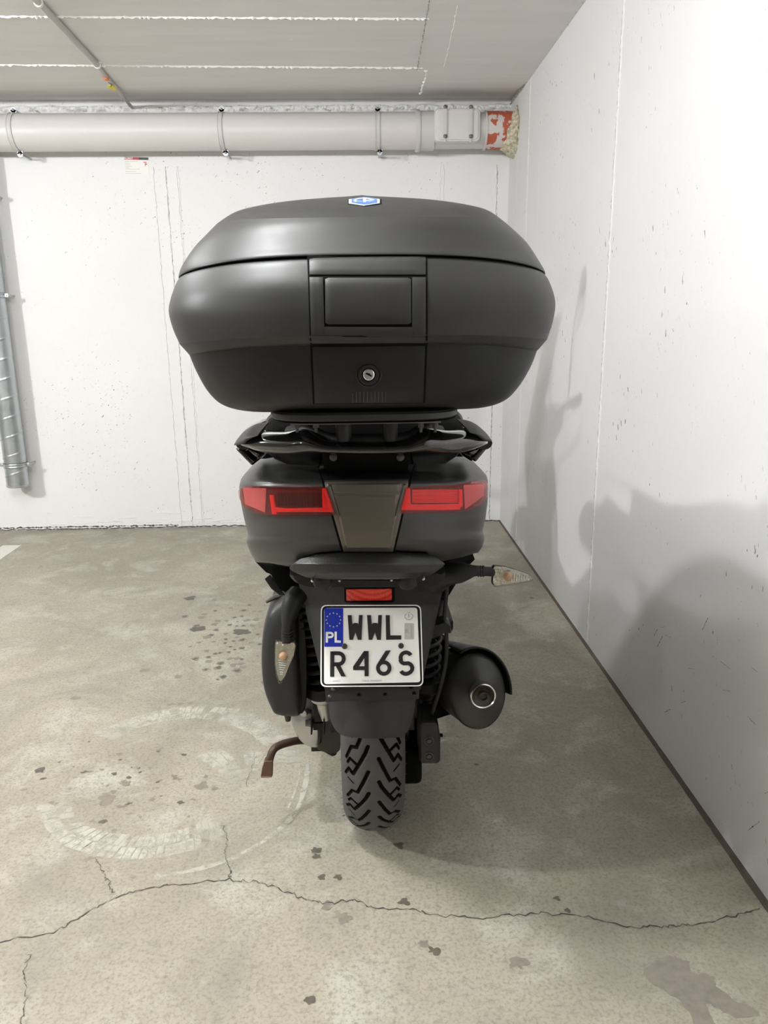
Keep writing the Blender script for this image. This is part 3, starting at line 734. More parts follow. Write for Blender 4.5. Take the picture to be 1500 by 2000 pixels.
bstroke([(790, 222), (880, 234), (965, 258), (900, 276), (800, 262)], .0011)
bstroke([(772, 218), (776, 300)], .0020)
bs.build('badge_emblem', M['emb_w'], case, smooth=0)
# ------------------------------------------------------------------ mounting plate under the case
mp = MB(); 
def slab(mb, pxl, pxr, pyt, pyb, Yr, Yf, mi=0, n=4.0, cx=None, tap=1):
    a, b = at(pxl, pyt, Yr+.05), at(pxr, pyt, Yr+.05); zt_, zb_ = at(712, pyt, Yr).z, at(712, pyb, Yr).z
    cx_, w = (a.x+b.x)/2, (b.x-a.x)/2; yc, bb = (Yr+Yf)/2, (Yf-Yr)/2; rings = []
    for z, s in ((zb_, .985*tap), (zb_+.002, tap), (zt_-.003, 1), (zt_, .985)):
        o = []
        for k in range(72):
            t = 2*math.pi*k/72; c, s_ = math.cos(t), math.sin(t)
            o.append(Vector((cx_+w*s*math.copysign(abs(c)**(2/n), c), yc-bb*s*math.copysign(abs(s_)**(2/n), s_), z)))
        rings.append(o)
    mb.loft(rings, mi); return mb
plate_m = slab(MB(), 522, 900, 806, 823, 1.04, 1.40, n=5).build('case_mounting_plate', M['case'], sb, smooth=40)
slab(MB(), 528, 892, 792, 808, 1.085, 1.38, n=5).build('plate_upper_rim', M['gap'], plate_m, smooth=40)
slab(MB(), 675, 760, 788, 806, 1.072, 1.13, n=6).build('release_tab', M['case_d'], plate_m, smooth=40)
slab(MB(), 532, 895, 821, 827, 1.085, 1.39, n=5).build('support_plate', M['gap'], plate_m, smooth=40)
sp = MB(); a, b = at(568, 826, 1.12), at(860, 826, 1.12); sp.box((a.x, 1.11, a.z-.002), (b.x, 1.35, a.z+.001)); sp.build('steel_rack_plate', M['steel_d'], plate_m)
for x in (580, 617, 822, 850):
    p = at(x, 830, 1.13); MB().lathe(p, (0, 0, -1), [(-.004, .0045), (.004, .0045), (.0042, .0024), (.011, .0022)], 10).build('bolt', M['gunmetal'], plate_m)
for x0_, x1_ in ((655, 686), (750, 778)):
    a, b = at(x0_, 826, 1.15), at(x1_, 852, 1.15); c = (a+b)/2; r = (b.x-a.x)/2
    MB().lathe((c.x, 1.17, b.z-.01), (0, 0, 1), [(0, r*.8), (.006, r), (a.z-b.z+.012, r*1.05)], 24).build('rubber_mount', M['black'], plate_m)
# ------------------------------------------------------------------ seat behind
st = MB(); rings = []
for y, hw, zt_, zb_ in ((1.44, .135, .985, .93), (1.46, .150, 1.005, .91), (1.50, .158, 1.015, .90), (1.7, .165, .985, .88), (1.88, .165, .945, .85), (1.93, .165, .90, .82), (2.0, .16, .865, .78), (2.25, .145, .845, .75), (2.42, .10, .84, .74), (2.46, .07, .82, .75)):
    o = []
    for k in range(40):
        t = 2*math.pi*k/40; c, s_ = math.cos(t), math.sin(t)
        o.append(Vector((BX+hw*math.copysign(abs(c)**.55, c), y, (zt_+zb_)/2+(zt_-zb_)/2*math.copysign(abs(s_)**.6, s_))))
    rings.append(o)
st.loft(rings); st.build('seat', M['seat'], sb, smooth=60)
bk = MB(); a, b = at(518, 835, 1.42), at(905, 835, 1.42); zt_ = at(712, 818, 1.42).z+.03; zb_ = at(712, 885, 1.42).z
o = []
for k in range(60):
    t = 2*math.pi*k/60; c, s_ = math.cos(t), math.sin(t); o.append(((a.x+b.x)/2+(b.x-a.x)/2*math.copysign(abs(c)**.6, c), (zt_+zb_)/2+(zt_-zb_)/2*math.copysign(abs(s_)**.6, s_)))
cx_, cz_ = (a.x+b.x)/2, (zt_+zb_)/2
bk.loft([[Vector((cx_+(x-cx_)*s, y, cz_+(z-cz_)*s)) for x, z in o] for s, y in ((.9, 1.395), (.97, 1.4), (1, 1.42), (1, 1.46), (.9, 1.48))])
bk.build('backrest', M['seat'], sb, smooth=50)
# ------------------------------------------------------------------ tail surface
SL = ([880, 889, 897, 911, 924, 935, 945, 953, 985, 1014, 1040, 1046, 1057, 1068, 1082, 1097, 1112], [560, 520, 509, 492, 479, 471, 468, 467, 471, 477, 484, 484, 481, 484, 490, 499, 520])
SR = ([880, 888, 904, 916, 928, 938, 953, 985, 1014, 1034, 1039, 1046, 1055, 1068, 1078, 1088, 1112], [870, 899, 924, 939, 950, 953, 954, 952, 948, 943, 943, 946, 946, 942, 935, 925, 890])
YT = ([875, 888, 905, 925, 934, 939, 944, 950, 1005, 1012, 1035, 1046, 1054, 1062, 1078, 1100, 1115], [1.50, 1.43, 1.335, 1.25, 1.218, 1.205, 1.199, 1.197, 1.196, 1.195, 1.197, 1.1985, 1.198, 1.201, 1.212, 1.235, 1.26])
YT2 = ([875, 888, 905, 925, 934, 939, 944, 950, 1005, 1035, 1062, 1078, 1100, 1115], [1.50, 1.43, 1.335, 1.25, 1.218, 1.205, 1.199, 1.197, 1.196, 1.197, 1.203, 1.212, 1.235, 1.26])
def tailY(px, py):
    l, r = itp(py, *SL), itp(py, *SR); c = (l+r)/2; h = (r-l)/2; u = min(1, abs(px-c)/h); n = 2.3
    k = max(0, min(1, (abs(px-712)-60)/60)); return lerp(itp(py, *YT2), itp(py, *YT), k)+.15*(1-(1-u**n)**(1/n))
def T(px, py):
    p = at(px, py, tailY(px, py)); e = 1.5
    a = at(px+e, py, tailY(px+e, py))-at(px-e, py, tailY(px-e, py)); b = at(px, py+e, tailY(px, py+e))-at(px, py-e, tailY(px, py-e))
    n = b.cross(a); n.normalize()
    if n.y > 0: n = -n
    if n.length < .5: n = Vector((0, -1, 0))
    return p, n
def tail_grid(mb, u0, u1, ptop, pbot, nu, nv, mi=0, wrap0=False, wrap1=False):
    rows = []
    for j_ in range(nv+1):
        v = j_/nv; r = []
        for i in range(nu+1):
            s = lerp(u0, u1, i/nu); u = math.sin(s*math.pi/2); cpx = 712+u*242
            py = lerp(ptop(cpx), pbot(cpx), v); l, rr = itp(py, *SL), itp(py, *SR); px = (l+rr)/2+u*(rr-l)/2
            r.append(at(px, py, tailY(px, py)))
        ext = [(.06, .002), (.2, .006), (.45, .03), (.75, .07)]
        if wrap0: r = [Vector((r[0].x+dx, r[0].y+dy, r[0].z)) for dy, dx in ext[::-1]]+r
        if wrap1: r = r+[Vector((r[-1].x-dx, r[-1].y+dy, r[-1].z)) for dy, dx in ext]
        rows.append(r)
    mb.grid(rows, mi)
ptop = lambda x: itp(x, [480, 516, 560, 640, 800, 860, 899, 940], [896, 890, 896, 905, 905, 894, 887, 892])
pbot = lambda x: itp(x, [470, 500, 530, 562, 584, 613, 670, 768, 845, 872, 905, 930, 950], [1098, 1100, 1106, 1110, 1089, 1080, 1075, 1075, 1078, 1101, 1095, 1088, 1080])
us = lambda px: math.asin(max(-1, min(1, (px-712)/242)))/(math.pi/2)
mb = MB(); tail_grid(mb, -1, 1, ptop, pbot, 110, 70, 0, True, True)
tf = mb.build('tail_fairing', M['satin'], sb, recalc=False, smooth=32)
flip_out(tf, (BX, 1.6, .85))
mdv = tf.modifiers.new('thick', 'SOLIDIFY'); mdv.thickness = .003; mdv.offset = -1
# bronze centre panel + dark gap under it
shell([(618, 903), (812, 903)], [(667, 1078), (771, 1078)], lambda x, y: T(x, y), .0008, .002, 24, 60).build('centre_panel_gap', M['gap'], sb)
cpn = shell([(633.5, 941), (798, 939)], [(671.5, 1075), (767, 1075)], T, .0045, .004, 30, 40, .0012).build('bronze_centre_panel', M['brown'], sb, smooth=25)
shell([(622, 905), (809, 905)], [(632, 938), (799, 937)], T, .0025, .003, 24, 12, .0008).build('upper_centre_panel', M['black'], cpn)
rz = MB(); shell([(653, 966), (780, 965)], [(676, 1068), (763, 1068)], T, .0068, .003, 26, 24, .0018, rz)
rz.build('raised_field', M['brown'], cpn, smooth=25)
rz = MB(); shell([(648, 946), (784, 945)], [(652, 962), (781, 961)], T, .0062, .003, 26, 6, .0015, rz); rz.build('raised_band', M['brown'], cpn, smooth=25)
rz = MB(); shell([(640, 947), (646, 947)], [(660, 1003), (665, 1008)], T, .0080, .005, 3, 20, .0015, rz); rz.build('lamp_border', M['brown'], cpn, smooth=25)
shell([(787, 946), (793, 946)], [(770, 1008), (775, 1003)], T, .0080, .005, 3, 20, .0015).build('lamp_border', M['brown'], cpn, smooth=25)
# tail lights
def tail_light(top, bot, gtop, gbot, vbar, ebar, endp):
    g = shell(top, bot, T, .0012, .003, 34, 14)
    base = g.build('tail_light', M['redin'], sb, smooth=40)
    sh = lambda pts, d: [(x, y+d) for x, y in pts]
    shell(gtop, gbot, T, .0048, .003, 30, 4, .001).build('light_guide', M['guide'], base)
    shell(*vbar, T, .0048, .003, 6, 12, .001).build('light_guide', M['guide'], base)
    shell(*ebar, T, .0048, .003, 8, 12, .001).build('inner_panel', M['guide'], base)
    shell(*endp, T, .0030, .002, 14, 12).build('clear_end', M['pinkin'], base)
    def Tl(px, py):
        return T(px, py)
    shell(top, bot, Tl, .0085, .0015, 40, 16, .006).build('lamp_lens', M['lens_red'], base, smooth=60)
    return base
tl = tail_light([(473, 957), (480, 951), (495, 950), (540, 951), (639, 951)], [(474, 968), (483, 988), (505, 1000), (540, 1007), (656, 1005)],
    [(533, 989), (560, 992), (650, 990)], [(538, 999), (560, 999), (654, 999)],
    ([(529, 966), (537, 966)], [(534, 1003), (543, 1003)]),
    ([(630, 953), (638, 953)], [(631, 991), (651, 991)]),
    ([(477, 953), (522, 953)], [(482, 984), (520, 1000)]))
rb_ = MB()
for k in range(14):
    a, b = T(545+k*6.2, 962), T(546+k*6.2, 987); rb_.tube([a[0]+a[1]*.003, b[0]+b[1]*.003], .0012, 6)
rb_.build('lens_optics', M['redin'], tl)
tr_ = tail_light([(791, 951), (880, 948), (925, 942), (941, 941), (947, 948)], [(780, 1002), (880, 1000), (908, 996), (934, 986), (946, 966)],
    [(784, 984), (860, 984), (896, 983)], [(781, 995), (860, 995), (896, 994)],
    ([(893, 955), (900, 955)], [(893, 991), (901, 988)]),
    ([(792, 953), (800, 953)], [(785, 984), (801, 984)]),
    ([(903, 948), (943, 946)], [(906, 994), (942, 968)]))
rb_ = MB()
for k in range(9):
    a, b = T(804, 957+k*2.9), T(891, 957+k*2.9); rb_.tube([a[0]+a[1]*.003, T(848, 957+k*2.9)[0]+a[1]*.003, b[0]+b[1]*.003], .0012, 6)
rb_.build('lens_optics', M['guide'], tr_)
# ------------------------------------------------------------------ grab rail, gloss black
def hull(rows_, mb=None, mi=0):        # rows: list of (px, py_top, py_bot, Yrear, Yfront)
    mb = mb or MB(); rings = []
    P = catmull([(r[0], r[1], r[2]) for r in rows_], 5); Q = catmull([(r[3], r[4], 0) for r in rows_], 5)
    for p, q_ in zip(P, Q):
        px, t_, b_ = p; yr, yf = q_.x, q_.y; a, b = at(px, t_, yr), at(px, b_, yr); cz, hz = (a.z+b.z)/2, (a.z-b.z)/2; cy, hy = (yr+yf)/2, (yf-yr)/2; o = []
        for k in range(28):
            t = 2*math.pi*k/28; c, s_ = math.cos(t), math.sin(t)
            o.append(Vector((a.x, cy-hy*math.copysign(abs(c)**.8, c), cz+hz*math.copysign(abs(s_)**.85, s_))))
        rings.append(o)
    mb.loft(rings, mi); return mb
rail = hull([(470, 862, 873, 1.25, 1.31), (480, 859, 878, 1.225, 1.30), (505, 852, 888, 1.195, 1.27), (550, 851, 893, 1.170, 1.24), (578, 847, 893, 1.160, 1.235), (596, 847, 891, 1.155, 1.235), (615, 856, 890, 1.155, 1.235), (640, 865, 891, 1.155, 1.24), (712, 867, 893, 1.155, 1.24), (790, 865, 891, 1.155, 1.24), (815, 856, 889, 1.155, 1.235), (833, 846, 888, 1.155, 1.235), (850, 845, 890, 1.16, 1.235), (880, 848, 891, 1.170, 1.24), (920, 848, 886, 1.195, 1.27), (945, 853, 875, 1.225, 1.30), (953, 857, 870, 1.25, 1.31)]).build('grab_rail', M['gloss'], sb, smooth=60)
arms = [MB(), MB()]; arm = arms[0]
hull([(484, 866, 890, 1.30, 1.50), (500, 870, 905, 1.29, 1.5), (515, 880, 892, 1.29, 1.5)], arms[0])
hull([(905, 876, 890, 1.29, 1.5), (924, 868, 900, 1.29, 1.5), (938, 864, 885, 1.30, 1.5)], arms[1])
# side arms running forward along the seat
for sgn, px in ((-1, 476), (1, 946)):
    a = at(px, 866, 1.29); pts = [a, Vector((a.x, 1.42, a.z+.004)), Vector((a.x-sgn*.015, 1.6, a.z-.008)), Vector((a.x-sgn*.045, 1.78, a.z-.05))]
    arms[sgn > 0].tube(catmull(pts, 6), .014, 12, flat=.8)
for arm in arms: arm.build('rail_side_arm', M['gloss'], rail, smooth=60)
for rows_ in ([(457, 866, 872, 1.27, 1.35), (463, 856, 874, 1.235, 1.36), (473, 850, 873, 1.212, 1.36), (482, 848, 865, 1.20, 1.36), (503, 849, 853, 1.19, 1.36)],
              [(918, 843, 847, 1.19, 1.36), (935, 841, 856, 1.20, 1.36), (947, 844, 866, 1.212, 1.36), (956, 851, 866, 1.235, 1.36), (961, 859, 864, 1.27, 1.35)]):
    hull(rows_).build('rail_end_cap', M['cap'], rail, smooth=60)
# struts below the rail ends
for side in (0, 1):
    pts = [((458, 876), (492, 911), (500, 903), (476, 878)), ((959, 868), (929, 904), (920, 896), (945, 870))][side]
    b = MB(); b.loft([[at(x, y, 1.30) for x, y in pts], [at(x, y, 1.30)+Vector((0, .10, 0)) for x, y in pts]]); b.build('rail_strut', M['gloss'], rail, bevel=.004)
    pts = [((476, 876), (493, 909), (512, 894), (516, 880)), ((944, 868), (922, 902), (903, 890), (902, 872))][side]
    b = MB(); b.loft([[at(x, y, 1.36) for x, y in pts], [at(x, y, 1.36)+Vector((0, .12, 0)) for x, y in pts]]); b.build('inner_bracket', M['gap'], rail, bevel=.003)
# gloss lower web of the rail and dark well below it
web = MB(); tpl = [(520, 880), (580, 880), (640, 880), (712, 882), (790, 880), (845, 880), (900, 878)]; bl = [(535, 893), (560, 904), (622, 907), (712, 905), (806, 904), (870, 903), (893, 888)]
def Yweb(px, py): v = Vector((0, -.9, .4)).normalized(); return at(px, py, itp(py, [878, 908], [1.19, 1.275])+.0000012*(px-712)**2), v
shell(tpl, bl, Yweb, 0, .012, 40, 8, .002, web); web.build('rail_web', M['gloss'], rail, smooth=50)
shell([(628, 884), (802, 884)], [(634, 922), (796, 920)], lambda x, y: (at(x, y, itp(y, [884, 922], [1.20, 1.232])), Vector((0, -1, .3)).normalized()), .0, .02, 20, 10, .003).build('tail_well', M['gap'], rail)
for x in (651, 782):
    p = at(x, 893, 1.195); MB().lathe(p, (0, -.95, .2), [(-.006, .0062), (.003, .0062), (.0045, .004), (.0045, 0)], 18).build('bolt', M['gunmetal'], rail)
cr = MB(); crp = catmull([at(565, 846, 1.26), at(600, 842, 1.22), at(640, 858, 1.20), at(680, 861, 1.19), at(745, 861, 1.19), at(790, 858, 1.20), at(828, 842, 1.22), at(860, 845, 1.26)], 6)
cr.tube(crp, .009, 12, flat=1.3); cr.build('carrier_bracket', M['black'], rail)
# ------------------------------------------------------------------ black rear bumper piece
def Ybp(px, py):
    u = abs(px-714)/150
    return itp(py, [1074, 1088, 1102, 1118, 1130, 1136], [1.212, 1.198, 1.188, 1.190, 1.205, 1.225])+.06*u**2.6
def Tb(px, py):
    p = at(px, py, Ybp(px, py)); e = 1.5
    a = at(px+e, py, Ybp(px+e, py))-at(px-e, py, Ybp(px-e, py)); b = at(px, py+e, Ybp(px, py+e))-at(px, py-e, Ybp(px, py-e)); n = b.cross(a).normalized()
    return p, (-n if n.y > 0 else n)
bp = shell([(563, 1110), (572, 1101), (584, 1091), (613, 1082), (670, 1077), (768, 1077), (845, 1081), (862, 1095), (871, 1102)],
      [(563, 1110), (572, 1117), (598, 1130), (640, 1134), (700, 1134), (760, 1134), (822, 1131), (845, 1124), (871, 1102)], Tb, 0, .02, 44, 22, .002).build('rear_bumper', M['grain'], sb, smooth=40)
# under-tail block that carries the plate holder
ut = MB(); pillow([(572, 1118), (640, 1126), (712, 1128), (790, 1127), (862, 1114), (866, 1130), (840, 1140), (780, 1142), (640, 1142), (592, 1140), (572, 1130)], 1.29, [(.94, 1.275), (1, 1.285), (1.02, 1.32), (1.02, 1.42)], ut)
ut.build('under_tail_block', M['black'], sb, smooth=40)
for x in (630, 797):
    c = at(x, 1136, 1.235); b = MB(); b.lathe(c+Vector((0, .03, 0)), (0, -1, -.1), [(0, .019), (.02, .018), (.030, .014), (.034, .007), (.035, 0)], 26); b.build('rubber_buffer', M['black'], bp)
for x, y in ((610, 1135), (827, 1131), (663, 1134), (765, 1133)):
    MB().lathe(at(x, y, 1.215), (0, -1, 0), [(-.01, .0028), (0, .0028), (.002, .0015)], 10).build('screw', M['steel'], bp)
# ------------------------------------------------------------------ plate holder, mudguard
YH = ([1120, 1150, 1183, 1345, 1375], [1.30, 1.350, 1.374, 1.302, 1.298])
def Th(px, py): return at(px, py, itp(py, *YH)+.000006*(px-727)**2), Vector((0, -.9, -.42)).normalized() if py > 1183 else Vector((0, -1, 0))
hd = shell([(583, 1140), (600, 1138), (712, 1136), (840, 1136), (868, 1140)], [(634, 1350), (650, 1350), (728, 1350), (810, 1350), (822, 1350)], Th, 0, .03, 36, 30, .004).build('plate_holder', M['case_m'], sb, smooth=50)
rf = shell(*rr_edges(672.5, 1142, 771, 1175, 4), Th, .006, .008, 20, 8, .001).build('reflector_frame', M['gap'], hd)
shell([(676, 1148), (764.5, 1147)], [(677, 1170.5), (765, 1169)], Th, .010, .005, 24, 8, .0008).build('red_reflector', M['refl'], hd)['label'] = 'red rectangular reflector'
# plate plane
PT, PBt = at(726, 1182, 1.352), at(728, 1342, 1.283)
xa = Vector((1, 0, -.004)).normalized(); ya = (PT-PBt); ya = (ya-xa*ya.dot(xa)).normalized(); nz_ = xa.cross(ya)
if nz_.y > 0: nz_ = -nz_
PC = (PT+PBt)/2
def onp(cx, cy, off=0):
    px, py = 600+cx/5.769, 1130+cy/5.769; d = ray(px, py); o0 = PC+nz_*off
    t = (o0-C0).dot(nz_)/d.dot(nz_); return C0+d*t
def rpoly(pts, r, n=5):
    out = []; N = len(pts)
    for i in range(N):
        p, a, b = Vector(pts[i]), Vector(pts[i-1]), Vector(pts[(i+1) % N]); d0, d1 = (a-p).normalized(), (b-p).normalized()
        s, e_ = p+d0*r, p+d1*r
        for k in range(n+1):
            t = k/n; out.append(tuple((1-t)**2*s+2*t*(1-t)*p+t*t*e_))
    return out
def pprism(pts, o0, o1, name, m_, par, bevel=0, smooth=30):
    b = MB(); b.loft([[onp(x, y, o0) for x, y in pts], [onp(x, y, o1) for x, y in pts]]); return b.build(name, m_, par, smooth=smooth, bevel=bevel)
outer = rpoly([(153, 297), (1283, 295), (1310, 1214), (149, 1222)], 70)
lp = pprism(outer, -.0035, .0005, 'license_plate', M['case_d'], sb); lp['label'] = 'white two-line number plate reading WWL R46S'
rimw = MB(); i1 = rpoly([(166, 309), (1270, 307), (1297, 1202), (163, 1208)], 62)
rimw.grid([[onp(x, y, .0004) for x, y in outer], [onp(x, y, .0012) for x, y in outer], [onp(x, y, .0012) for x, y in i1], [onp(x, y, .0004) for x, y in i1]], 0, True); rimw.build('plate_rim', M['plate'], lp)
pprism(rpoly([(190, 332), (1240, 328), (1276, 1168), (190, 1190)], 34), -.0005, .0014, 'plate_face', M['plate'], lp)
pprism(rpoly([(193, 334), (405, 334), (405, 768), (193, 768)], 8), .001, .0018, 'country_band', M['blue'], lp)
stars = MB()
for k in range(12):
    a = k*math.pi/6; cx_, cy_ = 296+80*math.sin(a), 466-78*math.cos(a); pts = []
    for q in range(10):
        r = 11 if q % 2 == 0 else 5; t = q*math.pi/5; pts.append((cx_+r*math.sin(t), cy_-r*math.cos(t)))
    stars.loft([[onp(x, y, .0017) for x, y in pts], [onp(x, y, .0023) for x, y in pts]])
stars.build('star_ring', M['star'], lp, smooth=0)
def stroke2d(pts, w, closed=False):
    """outline of a mitred pen stroke"""
    P = [Vector(p) for p in pts]; L = []; R_ = []; N = len(P)
    for i, p in enumerate(P):
        a = P[i-1] if (i > 0 or closed) else None; b = P[(i+1) % N] if (i < N-1 or closed) else None
        d0 = (p-a).normalized() if a is not None else None; d1 = (b-p).normalized() if b is not None else None
        if d0 is None: d0 = d1
        if d1 is None: d1 = d0
        n0, n1 = Vector((-d0.y, d0.x)), Vector((-d1.y, d1.x)); mm = (n0+n1).normalized(); k = w/2/max(.35, mm.dot(n0))
        L.append(p+mm*k); R_.append(p-mm*k)
    return L, R_
def glyph_stroke(mb, pts, w, closed=False, o0=.0012, o1=.0026):
    L, R_ = stroke2d(pts, w, closed)
    A = [[onp(*p, o1) for p in L], [onp(*p, o1) for p in R_]]; B = [[onp(*p, o0) for p in L], [onp(*p, o0) for p in R_]]
    mb.grid(A, 0, False); 
    if closed:
        mb.add([A[0][-1], A[0][0], A[1][0], A[1][-1]], [(0, 1, 2, 3)])
    mb.grid([B[0], A[0]], 0, closed); mb.grid([A[1], B[1]], 0, closed)
    if not closed:
        for i in (0, -1): mb.add([A[0][i], A[1][i], B[1][i], B[0][i]], [(0, 1, 2, 3)])
def glyph_poly(mb, pts, o0=.0012, o1=.0026): mb.loft([[onp(x, y, o0) for x, y in pts], [onp(x, y, o1) for x, y in pts]])
def arc(cx, cy, rx, ry, a0, a1, n=16): return [(cx+rx*math.cos(math.radians(lerp(a0, a1, k/n))), cy+ry*math.sin(math.radians(lerp(a0, a1, k/n)))) for k in range(n+1)]
def letter(name, fn, m_=None):
    b = MB(); fn(b); return b.build(name, m_ or M['letter'], lp, smooth=0)
def Wshape(x0):
    return lambda b: glyph_poly(b, [(x0+x, y) for x, y in ((0, 412), (44, 412), (54, 520), (71, 500), (109, 500), (122, 518), (127, 412), (168, 410), (156, 690), (114, 690), (89, 606), (59, 690), (19, 690))])
letter('plate_letter', Wshape(456)); letter('plate_letter', Wshape(674))
letter('plate_letter', lambda b: glyph_poly(b, [(884, 412), (930, 412), (936, 640), (1060, 640), (1060, 686), (890, 690)]))
def fR(b):
    glyph_stroke(b, [(283, 820), (281, 1106)], 46)
    glyph_stroke(b, [(283, 841)]+[(350, 841)]+arc(352, 903, 60, 62, -80, 85, 12)+[(340, 965), (283, 966)], 44)
    glyph_poly(b, [(312, 968), (362, 955), (434, 1102), (384, 1103)])
letter('plate_letter', fR)
def f4(b):
    glyph_poly(b, [(646, 816), (692, 816), (692, 1100), (646, 1100)])
    glyph_poly(b, [(518, 988), (646, 988), (646, 1030), (518, 1032)])
    glyph_poly(b, [(518, 990), (640, 816), (692, 816), (584, 990)])
letter('plate_digit', f4)
def f6(b):
    glyph_stroke(b, arc(863, 1008, 65, 65, 0, 352, 40), 44, True)
    glyph_poly(b, [(885, 812), (942, 808), (880, 915), (835, 950), (790, 965), (800, 945)])
letter('plate_digit', f6)
letter('plate_letter', lambda b: glyph_stroke(b, arc(1113, 892, 60, 60, -28, -200, 18)+arc(1100, 905, 50, 53, 160, 105, 6)+[(1118, 955)]+arc(1116, 1010, 68, 60, -70, 60, 14)+arc(1112, 1014, 62, 60, 75, 152, 8), 44))
letter('country_letter', lambda b: (glyph_poly(b, [(210, 600), (236, 600), (234, 722), (208, 722)]), glyph_stroke(b, [(222, 612), (262, 612)]+arc(262, 636, 26, 24, -80, 80, 8)+[(222, 661)], 24)), M['plate'])
letter('country_letter', lambda b: glyph_poly(b, [(308, 598), (334, 598), (334, 696), (380, 698), (380, 724), (308, 722)]), M['plate'])
pprism(rpoly([(1096, 500), (1204, 504), (1205, 686), (1096, 686)], 16), .0013, .0016, 'registration_sticker', M['sticker'], lp)
def digits(b):
    for k in range(14): glyph_poly(b, [(1166, 528+k*10), (1184, 528+k*10), (1184, 534+k*10), (1166, 534+k*10)], .0015, .0018)
    for k in range(5): glyph_poly(b, [(1100+k*8, 568), (1105+k*8, 568), (1105+k*8, 610-6*(k % 2)), (1100+k*8, 610)], .0015, .0018)
letter('sticker_print', digits, M['greyprint'])
def eagle(b):
    for k in range(9):
        for s in (-1, 1):
            a = math.radians(25+k*15); x, y = 1145+s*(14+30*math.sin(a)), 428-34*math.cos(a); glyph_poly(b, [(x-2, y-4), (x+2, y-4), (x+2, y+4), (x-2, y+4)], .0013, .0017)
    glyph_stroke(b, [(1145, 400), (1145, 440)], 9, False, .0013, .0017); glyph_stroke(b, [(1118, 462), (1172, 462)], 8, False, .0013, .0017)
    glyph_stroke(b, [(1120, 398), (1100, 415), (1103, 440), (1125, 452)], 5, False, .0013, .0017); glyph_stroke(b, [(1170, 398), (1190, 415), (1187, 440), (1165, 452)], 5, False, .0013, .0017)
    glyph_stroke(b, [(1128, 385), (1162, 385)], 5, False, .0013, .0017)
letter('eagle_emboss', eagle, M['greyprint'])
pm = lambda cx, cy: frame(onp(cx, cy, .0016), xa, ya)
text_mesh('TABLIX  ZM/6200/04', .0042, .0001, pm(727, 1152), 'maker_line', M['greyprint'], lp)
text_mesh('Z116000021', .0040, .0001, pm(312, 1156), 'maker_line', M['greyprint'], lp)
for x, y in ((422, 764), (1057, 758)):
    MB().lathe(onp(x, y, .001), nz_, [(0, .0053), (.0012, .0053), (.0024, .0042), (.0026, .002), (.0016, .0015), (.0016, 0)], 22).build('plate_screw', M['gunmetal'], lp)
# bracket strip below plate with holes
def Tm(px, py): return at(px, py, itp(py, [1330, 1375, 1440], [1.300, 1.290, 1.280])+.0000065*(px-730)**2), Vector((0, -.95, -.3)).normalized()
bs_ = shell([(633, 1338), (820, 1338)], [(637, 1372), (818, 1366)], lambda x, y: (at(x, y, itp(y, [1330, 1375], [1.296, 1.283])), Vector((0, -.92, -.38)).normalized()), 0, .006, 24, 6, .001).build('bracket_strip', M['case_m'], sb)
for x, y, m_ in ((701, 1358, 'gap'), (752, 1357, 'gap'), (803, 1343, 'gap'), (809, 1355, 'gap'), (644, 1361, 'steel_d'), (650, 1347, 'steel_d')):
    MB().lathe(at(x, y, itp(y, [1330, 1375], [1.296, 1.283])), (0, -.92, -.38), [(-.002, .0036), (.0008, .0036), (.001, .002)], 16).build('hole_rim' if m_ == 'gap' else 'screw', M[m_], bs_)
mgt = [(640, 1355), (728, 1355), (813, 1355)]; 
mgb = [(641, 1372), (645, 1400), (655, 1425), (670, 1437), (700, 1443), (735, 1445), (770, 1443), (793, 1436), (803, 1415), (809, 1390), (812, 1366)]
sm2 = lambda pts: [(p.x, p.y) for p in catmull([(a, b, 0) for a, b in pts], 5)]
shell([(640, 1356), (813, 1356)], sm2([(641, 1380), (644, 1400), (651, 1420), (664, 1435), (685, 1441), (728, 1444), (770, 1442), (788, 1437), (800, 1423), (807, 1402), (811, 1378)]), Tm, 0, .006, 60, 18, .0015).build('mudguard', M['case_m'], sb, smooth=50)
